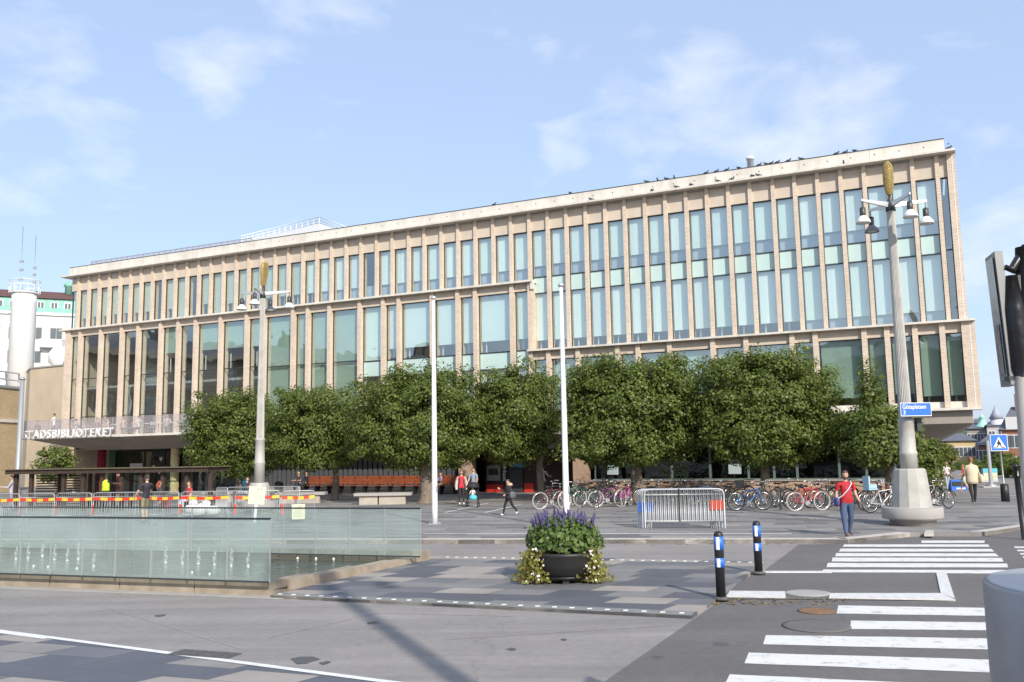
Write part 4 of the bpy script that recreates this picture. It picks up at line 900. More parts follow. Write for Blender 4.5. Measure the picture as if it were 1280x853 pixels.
# wooded hill far beyond
hp = []
b = MB(); nx, ny = 40, 10; x0, x1 = 120, 640
for j in range(ny+1):
    for i in range(nx+1):
        x = x0+(x1-x0)*i/nx; y = 520+j*45; s = math.sin(math.pi*min(1, j/ny*1.1)); z = -25+s*(46+7*math.sin(i*.55)+5*math.sin(i*1.7+j))
        b.v.append((x, y, z))
b.f = [(j*(nx+1)+i, j*(nx+1)+i+1, (j+1)*(nx+1)+i+1, (j+1)*(nx+1)+i) for j in range(ny) for i in range(nx)]; b.m = [0]*len(b.f); b.sm = [True]*len(b.f)
tag(b.build('hill', mat('wooded hill', (.055, .085, .035), .95, noise=.5, nscale=.12, detail=8)), kind='structure')

# ------------------------------------------------------------------ leaves: quads scattered through a volume
def leaf_mesh(name, centers, normals, size, m, jitter=.35):
    n = len(centers); c = np.asarray(centers, float); nr = np.asarray(normals, float)
    nr = nr+RNG.normal(0, jitter, nr.shape); nr /= np.linalg.norm(nr, axis=1)[:, None]+1e-9
    a = np.cross(nr, RNG.normal(0, 1, (n, 3))); a /= np.linalg.norm(a, axis=1)[:, None]+1e-9
    bb = np.cross(nr, a); sz = size*RNG.uniform(.6, 1.25, n)[:, None]
    drop = nr*sz*.18
    V = np.stack([c-a*sz*.5, c-bb*sz*.36-drop*0, c+a*sz*.5-drop, c+bb*sz*.36], 1).reshape(-1, 3)
    me = bpy.data.meshes.new(name); me.vertices.add(4*n); me.vertices.foreach_set('co', V.astype(np.float32).ravel())
    me.loops.add(4*n); me.loops.foreach_set('vertex_index', np.arange(4*n, dtype=np.int32)); me.polygons.add(n)
    me.polygons.foreach_set('loop_start', np.arange(0, 4*n, 4, dtype=np.int32)); me.polygons.foreach_set('loop_total', np.full(n, 4, np.int32))
    me.materials.append(m); me.update(calc_edges=True); me.validate()
    return me
def crown_points(rng, rx, ry, z0, z1, nclump, per, clump_r, box=.55, ragged=.24):
    """leaf clumps through a rounded, box-like clipped crown; uneven skin, gaps between clumps"""
    P, N = [], []; zc, rz = (z0+z1)/2, (z1-z0)/2
    for k in range(nclump):
        d = rng.normal(0, 1, 3); d /= np.linalg.norm(d)
        d /= (np.abs(d[0])**4+np.abs(d[1])**4+np.abs(d[2])**3.4)**(1/3.8)      # a clipped, slightly squared outline
        rad = (rng.uniform(.10, 1)**.36)*(1+rng.normal(0, ragged)*.45)
        c = d*rad*np.array([rx-clump_r*.5, ry-clump_r*.5, rz-clump_r*.4])+np.array([0, 0, zc])
        out = d/np.linalg.norm(d)
        n = int(per*rng.uniform(.6, 1.4)); cr_ = clump_r*rng.uniform(.55, 1.2)
        q = rng.normal(0, 1, (n, 3)); q /= np.linalg.norm(q, axis=1)[:, None]; q *= (rng.uniform(.2, 1, n)**.5)[:, None]*cr_*np.array([1.1, 1.1, .75])
        P.append(c+q); nn = q/(cr_)+out*.7+np.array([0, 0, .55]); N.append(nn)
    return np.concatenate(P), np.concatenate(N)
def tree(name, label, base, rx, ry, z0, z1, trunk_r, nclump=150, per=115, leaf=.17, clump=.62, m=None, seed=1, group=None, trunk_h=None, lean=0, crown_dx=0, box=.55, limbs=7, extra=None):
    rng = np.random.default_rng(seed); t = thing(name, label, 'tree', (base.x, base.y, base.z), 0, group)
    P, N = crown_points(rng, rx*1.03, ry, z0, z1, nclump, per, clump, box)
    if extra:
        for (ex_, ez, er, en) in extra:
            q = rng.normal(0, 1, (en, 3)); q /= np.linalg.norm(q, axis=1)[:, None]; q *= (rng.uniform(.1, 1, en)**.6)[:, None]*np.array([er*.36, er*.36, er])
            P = np.concatenate([P, q+np.array([ex_, 0, ez])]); N = np.concatenate([N, q+np.array([0, 0, .3])])
    P[:, 0] += crown_dx
    o = bpy.data.objects.new('crown', leaf_mesh('crown', P, N, leaf, m or M_LEAF, .42)); COL.objects.link(o); o.parent = t
    b = MB(); zt = trunk_h or (z0+(z1-z0)*.45)
    ks = [0, .03, .12, .35, .6, .85, 1.0]; wob = lambda z: (lean*z+.04*math.sin(z*2+seed), .03*math.cos(z*1.7+seed))
    b.tube([(*wob(zt*k), zt*k) for k in ks], [trunk_r*f for f in (1.5, 1.25, 1.05, 1, .92, .8, .6)], 12)
    for k in range(limbs):
        a = 6.283*k/limbs+seed; h0 = z0*.95+(zt-z0)*.6*rng.uniform(0, 1); p0 = Vector((*wob(h0), h0)); e = Vector((crown_dx*.6+rx*.75*math.cos(a), ry*.75*math.sin(a), z0+(z1-z0)*rng.uniform(.35, .8)))
        mid = p0.lerp(e, .5)+Vector((0, 0, .25)); b.tube([p0, mid, e], [trunk_r*.5, trunk_r*.3, trunk_r*.1], 6)
    b.build('trunk', M_BARK, t)
    return t
G_T = 'clipped lime trees in front of the library'
def tree_at(px, depth, xl, xr, ytop, ybot, tr, label, seed, nclump, ry=2.3, leaf=.14, trunk_px=None, **k):
    """crown outline given in photo pixels at the trunk's distance"""
    b0 = D(px, 620, depth); zpl = Z_PL-.005; base = Vector((b0.x, b0.y, zpl)); s = depth/FPX
    cxm = ((xl+xr)/2-px)*s; rx = (xr-xl)/2*s
    z0 = D((xl+xr)/2, ybot, depth).z-zpl; z1 = D((xl+xr)/2, ytop, depth).z-zpl
    return tree('lime_tree', label, base, rx, ry, z0-.08, z1+.0, tr, int(nclump*1.65), 135, leaf, seed=seed, group=G_T, crown_dx=cxm, **k)
tree_at(298, 53, 236, 352, 489, 592, .16, 'leftmost clipped lime tree, beside the tall lamp and the turquoise column', 11, 230)
tree_at(419, 50, 333, 458, 484, 584, .17, 'clipped lime tree with a thin pale trunk in front of the red bench', 12, 235)
tree_at(534, 45.3, 440, 612, 463, 584, .36, 'broad clipped lime tree with the thickest trunk, at the right end of the red bench', 13, 330)
tree_at(676, 46.5, 596, 704, 460, 577, .17, 'clipped lime tree with a slim mottled trunk beside the white flagpole', 14, 230)
tree_at(797, 42.5, 703, 884, 446, 582, .27, 'widest clipped lime tree standing behind the steel crowd barriers', 15, 400)
tree_at(958, 40.5, 880, 1044, 439, 580, .20, 'clipped lime tree over the blue and the red bicycles', 16, 350)
tree_at(1113, 37.5, 1056, 1144, 508, 582, .16, 'small lime tree with a pointed leader, half hidden by the right lamp', 17, 170, ry=1.9, box=.8, extra=[(-.10, 4.55, 1.75, 1900)])
# other greenery
b0 = D(1158, 600, 40.5); tree('leafy_tree', 'leafy tree behind the right lamp below the library overhang', Vector((b0.x, b0.y, Z_PL)), 0.8, 1.0, .25, 2.95, .09, 60, 100, .13, .42, M_LEAF, 21, box=.9)
b0 = D(1181, 600, 56); tree('leafy_tree', 'yellow green tree just beyond the library corner', Vector((b0.x, b0.y, Z_PL)), .66, 1.0, .3, 2.75, .08, 60, 100, .13, .42, M_LEAF2, 22, box=.9)
b0 = D(70, 600, 60); tree('young_tree', 'small loose tree with yellowing tips behind the wooden shelter', Vector((b0.x, b0.y, 0)), 1.25, 1.2, 1.2, 3.55, .09, 60, 70, .17, .45, M_LEAF, 23, box=1.0, extra=[(-.9, 3.2, .4, 60)])
def shrub(px, depth, w, h, label, seed, m=None, zb=-.2):
    b0 = D(px, 600, depth); rng = np.random.default_rng(seed); P, N = crown_points(rng, w/2, w/2.4, 0, h, int(26*w*h/2)+20, 60, .35, .8)
    o = bpy.data.objects.new('shrub', leaf_mesh('shrub', P, N, .18, m or M_LEAF, .5)); COL.objects.link(o); o.location = (b0.x, b0.y, zb); tag(o, label, 'shrub')
shrub(1208, 92, 4.0, 1.0, 'low dark shrub behind the woman in white, down the street', 31); shrub(1228, 100, 5.5, 1.2, 'dark shrub behind the map pillar, down the street', 32); shrub(1265, 74, 4.2, 2.1, 'big dark shrub right of the map pillar, beyond the crossing sign', 33)
shrub(1284, 66, 3.0, 1.9, 'dark shrub at the right edge beyond the black post', 34)

# ------------------------------------------------------------------ lamp posts
M_LPOLE = mat('grey beige lamp paint', (.43, .41, .37), .55, noise=.13, nscale=2.5, detail=9); M_CONE = mat('gilded cone', (.48, .36, .14), .45, metal=.35, noise=.25, nscale=14)
def lamp_head(root, p, s, mshade):
    x, y, z = p; b = MB(); b.tube([(x, y, z), (x, y, z-.30*s)], .014, 6); b.build('hanger', M_FRAME, root)
    h = MB().lathe([(.10*s, z-.80*s), (.13*s, z-.76*s), (.13*s, z-.34*s), (.06*s, z-.29*s)], 16, 0, (x, y)).build('lamp_head', mat('dark lamp cap', (.05, .05, .045), .4), root)
    MB().lathe([(.135*s, z-.72*s), (.30*s, z-.92*s), (.34*s, z-1.05*s), (.33*s, z-1.06*s), (.28*s, z-.95*s), (.12*s, z-.78*s)], 20, 0, (x, y)).build('lamp_shade', mshade, root)
    MB().lathe([(.22*s, z-1.03*s), (.27*s, z-.96*s)], 16, 0, (x, y)).build('lamp_glass', mat('lamp glass', (.6, .6, .58), .2), root)
def big_lamp(base, H, label, arm_rot, sc=1.0, cone_bent=0.0, fz=1.0, z0=0.0):
    t = thing('lamp_post', label, 'lamp post', (base.x, base.y, z0))
    b = MB(); b.lathe([(.72*sc, -.02), (.72*sc, .16), (.93*sc, .20), (.95*sc, .24), (.95*sc, .52), (.93*sc, .54)], 40).build('plinth', M_GREY, t)
    MB().lathe([(.64*sc, .54), (.63*sc, .56), (.53*sc, .54+.96*fz), (.50*sc, .54+1.12*fz), (.47*sc, .54+1.16*fz)], 12, 0, smooth=False).build('foot', M_LPOLE, t)
    zc = H-1.05
    MB().lathe([(.28*sc, .53+1.15*fz), (.275*sc, 2.1), (.29*sc, 2.12), (.29*sc, 2.2), (.26*sc, 2.24), (.245*sc, 3.1), (.265*sc, 3.12), (.265*sc, 3.18), (.24*sc, 3.2)], 24).build('lower_shaft', M_LPOLE, t)
    b = MB(); nf = 24; prof = [(.215*sc, 3.2), (.175*sc, 6.0), (.135*sc, zc-.55)]; vs = []
    for r, z in prof:
        for k in range(nf*2): a = 6.2832*k/(nf*2); q = r*(1 if k % 2 else .90); vs.append((q*math.cos(a), q*math.sin(a), z))
    b.add(vs, [(i*nf*2+k, i*nf*2+(k+1) % (nf*2), (i+1)*nf*2+(k+1) % (nf*2), (i+1)*nf*2+k) for i in range(2) for k in range(nf*2)])
    b.build('fluted_shaft', M_LPOLE, t)
    za = zc-.36
    MB().lathe([(.17*sc, zc-.56), (.14*sc, za), (.09*sc, za+.12), (.06*sc, za+.2), (.05*sc, zc)], 14).build('finial_stem', M_FRAME, t)
    b = MB(); n = 11; prof = [(.05, 0), (.09, .06), (.115, .25), (.135, .55), (.13, .80), (.095, .98), (.03, 1.06)]
    for k in range(26):
        tt = k/25; z = zc+1.06*tt; r = np.interp(1.06*tt, [p[1] for p in prof], [p[0] for p in prof])*1.05
        for j in range(n): a = 6.283*(j+.5*(k % 2))/n; b.ball((r*math.cos(a)+cone_bent*tt, r*math.sin(a), z), .03, 0, 5, (1, 1, .8))
    b.lathe([(p[0], zc+p[1]) for p in prof], 16)
    b.build('cone_finial', M_CONE, t)
    for k, (a, ln) in enumerate(arm_rot):
        d = Vector((math.cos(a), math.sin(a), 0)); e = d*ln+Vector((0, 0, za+.10)); s0 = d*.08+Vector((0, 0, za))
        b = MB(); n_ = Vector((-d.y, d.x, 0))
        b.add([s0+n_*.04+Vector((0, 0, .085)), s0-n_*.04+Vector((0, 0, .085)), s0-n_*.04-Vector((0, 0, .085)), s0+n_*.04-Vector((0, 0, .085)), e+n_*.03+Vector((0, 0, .03)), e-n_*.03+Vector((0, 0, .03)), e-n_*.03-Vector((0, 0, .04)), e+n_*.03-Vector((0, 0, .04))],
              [(0, 1, 2, 3), (4, 7, 6, 5), (0, 4, 5, 1), (1, 5, 6, 2), (2, 6, 7, 3), (3, 7, 4, 0)]); b.build('arm', M_ALU, t)
        lamp_head(t, (e.x-d.x*.05, e.y-d.y*.05, e.z-.03), .68, M_WHITE if k != 3 else mat('shade grey', (.20, .20, .20), .5))
    return t
ARMS = [(R(-4), 1.13), (R(196), 1.10), (R(-78), 1.0), (R(106), 1.0)]
pr = G(1141.5, 656, Z_PL); t = big_lamp(pr, (D(1110, 203, pr.y).z-Z_PL), 'grey lamp post with golden cone and blue street sign, on a round stone plinth', ARMS, .92, z0=Z_PL-.005)
# (the photographed post leans a little, as the lens drew it)
sg = MB(); dsg = -.42
sg.box((-.36, dsg-.012, 0), (.60, dsg+.012, .40)); zs_ = D(1145, 520, pr.y-.4).z-Z_PL
sgo = sg.build('street_sign', M_BLUE, t, (0, 0, zs_)); sgo.rotation_euler.z = R(4)
b = MB(); w = .014
b.box((-.365, dsg-.016, -.006), (.605, dsg+.010, w)).box((-.365, dsg-.016, .4-w), (.605, dsg+.010, .406)).box((-.365, dsg-.016, w), (-.365+w, dsg+.01, .4-w)).box((.605-w, dsg-.016, w), (.605, dsg+.01, .4-w)); b.build('sign_edge', M_WHITE, sgo)
text('lettering', 'Götaplatsen', .19, M_WHITE, sgo, Matrix.Translation((-.31, dsg-.02, .22)) @ UPRIGHT @ Matrix.Diagonal((.82, 1, 1, 1)), .003, .002); text('lettering', '3', .18, M_WHITE, sgo, Matrix.Translation((-.30, dsg-.02, .05)) @ UPRIGHT, .003, .002)
MB().box((.30, -.1, zs_-.45), (.45, .1, zs_-.05)).build('junction_box', M_FRAME, t)
pl_ = G(323.5, 642, Z_PL); big_lamp(pl_, D(331, 328, pl_.y).z-Z_PL, 'grey lamp post with golden cone beside the leftmost lime tree', [(R(5), 1.2), (R(160), 1.15), (R(-95), 1.0), (R(85), 1.0)], .80, .10, .66, z0=Z_PL-.005)

# ------------------------------------------------------------------ flagpoles
def flagpole(px, py, pxt, pyt, label):
    p = G(px, py, Z_PL); H = D(pxt, pyt, p.y).z-Z_PL; t = thing('flagpole', label, 'flagpole', (p.x, p.y, Z_PL))
    b = MB(); b.box((-.22, -.22, -.02), (.22, .22, .015)); 
    for a in (-.15, .15):
        for c in (-.15, .15): b.lathe([(.03, .015), (.03, .05)], 6, 0, (a, c))
    b.build('base_plate', M_STEEL, t)
    MB().lathe([(.105, .015), (.10, .6), (.085, H*.5), (.055, H-.1)], 18).build('pole', M_WHITE, t)
    MB().ball((0, 0, H-.02), .10, 0, 12, (1, 1, .8)).build('finial', M_ALU, t)
    MB().tube([(.075, -.08, 1.2), (.06, -.06, H-.15)], .006, 4).build('halyard', M_WHITE, t)
    MB().box((.07, -.12, 1.1), (.11, -.08, 1.3)).build('cleat', M_STEEL, t)
flagpole(543.5, 655, 544, 372, 'tall white flagpole in front of the thick lime trunk'); flagpole(708.5, 660, 702, 356, 'tall white flagpole rising behind the flower bowl')

# ------------------------------------------------------------------ bollards, planter, cylinder, signs
def bollard(px, py, yt, label):
    p = G(px, py, .05); h = (py-yt)/FPX*p.y*1.0; t = thing('bollard', label, 'bollard', (p.x, p.y, .05))
    r = .078; MB().lathe([(r, -.06), (r, h-.07), (r*.9, h-.03), (r*.5, h)], 20).build('post', M_BLACK, t)
    for z0, z1 in ((h-.30, h-.085), (h-.58, h-.43)): 
        MB().lathe([(r+.003, z0), (r+.003, z1)], 20).build('band', M_BLUE, t)
        b = MB()
        vs = [((r+.006)*math.cos(a), (r+.006)*math.sin(a), z) for z in (z0+.005, z1-.005) for a in [R(-135+8*k) for k in range(6)]]
        b.add(vs, [(k, k+1, 6+k+1, 6+k) for k in range(5)]).build('reflector', M_WHITE, t)
    MB().lathe([(r*1.7, -.02), (r*1.7, .012), (r, .03)], 20).build('collar', M_IRON, t)
bollard(901.5, 748, 668, 'nearer black bollard with blue bands at the island corner'); bollard(948.5, 716, 654, 'farther black bollard with blue bands by the upper kerb')
# flower bowl
p = G(706, 727, .05); t = thing('flower_bowl', 'round black bowl planted with purple salvia and trailing white flowers', 'planter', (p.x, p.y, .05)); k = p.y/FPX
M_BOWL = mat('black iron bowl', (.022, .021, .02), .5, noise=.2, nscale=9)
b = MB(); b.lathe([(.42, .13), (.50, .16), (.58, .34), (.625, .50), (.635, .52), (.635, .57), (.60, .57), (.58, .50), (.1, .46)], 40).build('bowl', M_BOWL, t)
b = MB()
for q in range(4): a = R(-90+90*q); b.box((.33*math.cos(a)-.06, .33*math.sin(a)-.06, 0), (.33*math.cos(a)+.06, .33*math.sin(a)+.06, .15))
b.lathe([(.46, .09), (.46, .14)], 30); b.build('foot', M_BOWL, t)
MB().lathe([(.585, .50), (.3, .55), (.05, .57)], 24).build('soil', mat('soil', (.05, .035, .025), .95), t)
rng = np.random.default_rng(5); n = 2300; th = rng.uniform(0, 6.283, n); ph = np.arccos(rng.uniform(-.25, 1, n)); rr = rng.uniform(.72, 1.05, n)
d = np.stack([np.sin(ph)*np.cos(th), np.sin(ph)*np.sin(th), np.cos(ph)], 1); P = d*rr[:, None]*np.array([.70, .62, .46])+np.array([.0, 0, .74]); P = P+rng.normal(0, .03, P.shape)
o = bpy.data.objects.new('foliage', leaf_mesh('foliage', P, d+np.array([0, 0, .3]), .105, M_LEAF3, .45)); COL.objects.link(o); o.parent = t
b = MB(); b2 = MB(); rs = random.Random(3)
for q in range(80):
    a = rs.uniform(0, 6.283); r = .60*math.sqrt(rs.random()); x, y = r*math.cos(a)+.0, r*math.sin(a); z0 = .74+.43*math.sqrt(max(0, 1-(r/.72)**2)); hh = rs.uniform(.10, .25)
    lx, ly = x*.12+rs.uniform(-.03, .03), y*.1
    b.tube([(x, y, z0-.1), (x+lx, y+ly, z0+hh)], .005, 4)
    for j in range(11): f = j/10; b2.ball((x+lx*(.3+.7*f)+rs.uniform(-.012, .012), y+ly*(.3+.7*f)+rs.uniform(-.012, .012), z0+.02+(hh)*(.15+.85*f)), rs.uniform(.010, .021)*(1.15-.75*f), 0, 5, (1, 1, 1.3))
b.build('flower_stem', mat('stem green', (.06, .11, .03), .7), t); b2.build('flower_spike', mat('violet petals', (.11, .08, .22), .7), t)
for sx_, cx, w_, h_ in ((-1, -.62, .26, .60), (1, .54, .22, .62)):
    n = 1500; u_ = rng.uniform(0, 1, n); w = w_*(.7+.55*(1-u_)); P = np.stack([cx+rng.normal(0, .5, n)*w+sx_*.0-(.10*sx_*u_), -.24+rng.normal(0, .45, n)*.24, .04+u_*h_], 1)
    o = bpy.data.objects.new('trailing_plant', leaf_mesh('trailing_plant', P, np.stack([P[:, 0]*0+.3*sx_, P[:, 0]*0-.8, P[:, 0]*0+.4], 1), .072, leaf_mat('trailing leaves%d' % sx_, [(0, (.16, .08, .04)), (.25, (.20, .17, .04)), (.55, (.24, .27, .05)), (1, (.36, .36, .09))]), .5)); COL.objects.link(o); o.parent = t
    b = MB()
    for q in range(17): u1 = rs.random(); x = cx+rs.gauss(0, .34)*w_; MB().ball((x-.1*sx_*u1, -.24-.16-rs.random()*.1, .06+u1*h_), rs.uniform(.014, .028), 0, 6, (1, .7, 1)).build('white_flower', mat('petal white', (.80, .72, .70), .6), t)
# grey cylinder close to the camera
cxr, cyr = D(1440, 700, 3.6).x, 3.6; zt = 1.90
t = thing('grey_cylinder', 'big smooth grey metal cylinder cut by the right edge, close by', 'cylinder', (cxr, cyr, 0))
M_CYL = mat('satin grey metal', (.31, .305, .315), .42, metal=.35, noise=.13, nscale=2.2, detail=10)
MB().lathe([(.60, -.01), (.60, zt-.012), (.592, zt)], 72).build('drum', M_CYL, t)
MB().lathe([(.592, zt), (.57, zt+.006), (.3, zt+.05), (.01, zt+.065)], 72).build('lid', mat('lid grey', (.48, .475, .48), .42, metal=.3), t)
b = MB(); a = math.atan2(-cyr, -cxr)
for dz_ in (1.02,): b.lathe([(.603, zt-dz_), (.606, zt-dz_+.01), (.603, zt-dz_+.02)], 72)
b.build('seam', M_FRAME, t)
# crossing sign
p = D(1257, 626, 38.5); p.z = Z_PL; t = thing('crossing_sign', 'blue pedestrian crossing sign on a leaning grey post', 'road sign', (p.x, p.y, Z_PL)); zsg = D(1254, 563, 38.5).z-Z_PL
k = 38.5/FPX; x0, x1 = (1243.5-1257)*k, (1264.5-1257)*k; wS = x1-x0; 
MB().tube([(0, 0, 0), (-.06, 0, zsg+.6)], .035, 10).build('post', M_STEEL, t); MB().lathe([(.17, 0), (.16, .72), (.06, .75)], 16).build('sleeve', M_BLACK, t)
sgn = MB().box((x0, -.06, zsg-.02), (x1, -.04, zsg+wS-.06)).build('sign_plate', M_BLUE, t); cx, cz = (x0+x1)/2, zsg+.06
b = MB(); b.add([(cx-.28, -.065, zsg+.09), (cx+.28, -.065, zsg+.09), (cx, -.065, zsg+.58)], [(0, 1, 2)]).build('white_triangle', M_WHITE, sgn)
b = MB()
def flat(pts): b.add([(x, -.070, z) for x, z in pts], [tuple(range(len(pts)))])
flat([(cx-.025+.03*math.cos(a), zsg+.42+.03*math.sin(a)) for a in [6.283*i/10 for i in range(10)]]); flat([(cx-.06, zsg+.26), (cx+.03, zsg+.26), (cx+.02, zsg+.39), (cx-.05, zsg+.39)])
flat([(cx-.03, zsg+.28), (cx-.14, zsg+.11), (cx-.09, zsg+.11), (cx+.02, zsg+.26)]); flat([(cx-.01, zsg+.28), (cx+.09, zsg+.11), (cx+.13, zsg+.11), (cx+.05, zsg+.28)])
flat([(cx-.06, zsg+.37), (cx-.13, zsg+.25), (cx-.10, zsg+.24), (cx-.03, zsg+.35)]); flat([(cx+.02, zsg+.37), (cx+.10, zsg+.27), (cx+.07, zsg+.25), (cx-.0, zsg+.34)])
for q in (-.2, .17): flat([(cx+q-.05, zsg+.105), (cx+q+.05, zsg+.105), (cx+q+.05, zsg+.135), (cx+q-.05, zsg+.135)])
b.build('walking_figure', M_BLACK, sgn)
b = MB(); e = .012; z0, z1 = zsg-.02, zsg+wS-.06
b.box((x0-.01, -.068, z0-.01), (x1+.01, -.055, z0+e)).box((x0-.01, -.068, z1-e), (x1+.01, -.055, z1+.01)).box((x0-.01, -.068, z0+e), (x0+e, -.055, z1-e)).box((x1-e, -.068, z0+e), (x1+.01, -.055, z1-e)); b.build('sign_border', M_WHITE, sgn)
# thin black post at the right edge, and the tall hoarding post with the covered signal
p = D(1279, 655, 24); t = thing('black_post', 'slim black post standing at the right edge by the kerb', 'post', (p.x, p.y, 0)); hp_ = D(1274.5, 583, 24).z
MB().tube([(0, 0, 0), (-.07, 0, hp_)], .07, 14).build('shaft', M_BLACK, t); MB().ball((-.07, 0, hp_), .072, 0, 10).build('cap', M_BLACK, t); MB().tube([(-.063, -.07, hp_-.25), (-.066, -.072, hp_-.12)], .012, 6).build('reflector', M_WHITE, t)
dB = 5.0; qB = dB/9.5; p = D(1286, 700, dB); p.z = 0
t = thing('banner_post', 'grey street post carrying a two sided poster panel and a black covered sign at right', 'banner post', (p.x, p.y, 0)); k = dB/FPX
def Bz(px, py, d=dB): q = D(px, py, d); return (q.x-p.x, q.y-p.y, q.z)
top = D(1250, 250, dB)
MB().tube([(0.02, 0, 0), Bz(1277, 480), Bz(1272, 345)], [.075*qB, .07*qB, .05*qB], 14).build('pole', M_LPOLE, t)
# poster panel seen edge on: a thin cabinet turned towards the left
a_, b_, c_, d_ = D(1241, 314, dB), D(1262, 482, dB), D(1252, 314, dB), D(1273, 470, dB)
def panel(name, tlx, tly, blx, bly, wpx, dep, thick, m, back=.55):
    T, B = D(tlx, tly, dep), D(blx, bly, dep); W = Vector((wpx*dep/FPX, 0, 0)); Bk = Vector((.20*back/.75, back, 0))*qB
    vs = []
    for q in (T, B):
        for w in (Vector((0, 0, 0)), W): vs += [q+w-p*1, q+w+Bk-p*1]
    for v in vs: v.z += 0
    fs = [(0, 4, 6, 2), (1, 3, 7, 5), (0, 1, 5, 4), (2, 6, 7, 3), (0, 2, 3, 1), (4, 5, 7, 6)]
    o = MB().add([tuple(v) for v in vs], fs).build(name, m, t); return o
pn = panel('poster_cabinet', 1243, 314, 1264, 481, 10, dB, .1, mat('cabinet grey', (.26, .26, .25), .45, metal=.3), .40)
T, B = D(1243, 320, dB)-p, D(1263, 474, dB)-p; off = Vector((-.006, 0, 0)); Bk = Vector((.165*.55, .34, 0))*qB; s_ = Vector((.013, .05, 0))*qB
MB().quad(*[tuple(v) for v in (T+off+s_, T+off+Bk, B+off+Bk, B+off+s_)]).build('poster_face', mat('poster glass', (.35, .38, .40), .1), pn)
v = [T.lerp(B, .55), T.lerp(B, .95)]
MB().quad(*[tuple(q) for q in (v[0]+off*2+s_*2, v[0]+off*2+Bk*.9, v[1]+off*2+Bk*.9, v[1]+off*2+s_*2)]).build('poster_print', mat('poster print', (.30, .24, .22), .6, noise=.5, nscale=9), pn)
hb = MB(); hb.tube([Bz(1256, 334), Bz(1265, 338), Bz(1276, 320), Bz(1282, 308)], [.03*qB, .05*qB, .05*qB, .04*qB], 10); hb.tube([Bz(1264, 345), Bz(1268, 385), Bz(1276, 460), Bz(1279, 478)], [.06*qB, .10*qB, .10*qB, .06*qB], 14); hb.tube([Bz(1279, 310), Bz(1283, 480)], [.08*qB, .09*qB], 12)
for q in range(5): hb.ball(Bz(1271+q*2.2, 336-q*5), .035*qB, 0, 6)
hb.build('black_cover', mat('black sheeting', (.012, .012, .014), .35, bump=.6, bscale=7), t); MB().box(Bz(1262, 476), tuple(Vector(Bz(1278, 470))+Vector((.0, .05, 0)))).build('bracket', M_FRAME, t)
# map pillar, blue box, thin grey pole beyond the corner
p = D(1241, 605, 60); p.z = 0; t = thing('map_pillar', 'glass map pillar with a turquoise top by the far pavement', 'sign pillar', (p.x, p.y, .1)); k = 60/FPX
MB().box((-.62, -.1, .15), (.30, .1, D(1241, 591, 60).z-.1)).build('map_panel', mat('map print', (.50, .52, .36), .5, noise=.25, nscale=4), t); z_ = D(1241, 591, 60).z-.1
MB().box((-.64, -.11, z_), (.32, .11, z_+.28)).build('header', mat('turquoise', (.10, .42, .52), .5), t); MB().box((-.64, -.12, -.1), (.32, .12, .15)).build('base', M_STEEL, t)
p = D(1239.5, 612, 52); t = thing('thin_mast', 'thin grey mast rising behind the woman in the beige coat', 'pole', (p.x, p.y, .1)); MB().lathe([(.3, 0), (.3, .15), (.11, .2), (.09, D(1239, 553, 52).z)], 10).build('shaft', M_STEEL, t); MB().box((-.6, -.3, 0), (.6, .3, .08)).build('base', M_STEEL, t)
p = G(1196, 613, Z_PL); k = p.y/FPX; t = thing('blue_box', 'low blue box with a dark window and white lettering on the far pavement', 'box', (p.x, p.y, Z_PL)); w2 = 19/2*k; h2 = 12.5*k
MB().box((-w2, -.3, 0), (w2, .3, h2)).build('body', M_BLUE, t); MB().box((-w2*.9, -.32, h2*.42), (w2*.9, -.305, h2*.86)).build('window', M_BLACK, t); MB().box((-w2*.4, -.32, h2*.12), (w2*.75, -.305, h2*.26)).build('lettering', M_WHITE, t)
p = G(1131, 612, Z_PL); p = D(1131, 600, 42); t = thing('pale_board', 'narrow cream board standing behind the right lamp', 'board', (p.x, p.y, Z_PL)); MB().box((-.09, -.03, .9), (.11, .03, 2.3)).build('panel', mat('cream', (.75, .62, .42), .6), t); MB().box((-.02, -.02, 0), (.03, .02, .9)).build('post', M_STEEL, t)
# ------------------------------------------------------------------ benches, bins, shelter, barriers
def bench_pt(px, off): s_, z_ = F(px, 600, off); return FO+FU*s_+FN*off
A, B = bench_pt(378, -.4), bench_pt(569, -.4); L = (B-A).length; ang = math.atan2((B-A).y, (B-A).x)
t = thing('long_bench', 'very long red varnished wooden bench under the lime trees', 'bench', (A.x, A.y, Z_PL), ang)
n = 12
b = MB()
for k in range(3): b.box((0, .42+.03*k, .62+.17*k), (L, .46+.03*k, .77+.17*k))
b.build('backrest', M_WOOD_R, t)
b = MB()
for k in range(4): b.box((0, -.02+.11*k, .50), (L, .075+.11*k, .54))
b.build('seat', M_WOOD_R, t)
for k in range(n+1):
    x = L*k/n*.98+.1; MB().box((x-.03, .02, 0), (x+.03, .42, .498)).box((x-.03, .46, .3), (x+.03, .55, 1.08)).build('leg', M_BLACK, t)
for k in range(5):
    x = L*(.22+.17*k); MB().tube([(x, .30, .54), (x, .30, .72), (x+.02, .44, .80)], .02, 6).build('armrest', M_BLACK, t)
def stone_bench(pxa, pxb, py, depth, label):
    A, B = D(pxa, py, depth), D(pxb, py, depth); L = (B-A).length
    t = thing('stone_bench', label, 'bench', (A.x, A.y, Z_PL), math.atan2((B-A).y, (B-A).x)+.0)
    MB().box((0, 0, .42), (L, .75, .56)).build('slab', M_GREY, t)
    for x in (.25, L-1.6): MB().box((x, .12, -.02), (x+(1.3 if x > 1 else .9), .68, .42)).build('support', mat('support stone', (.42, .37, .31), .85, noise=.1), t)
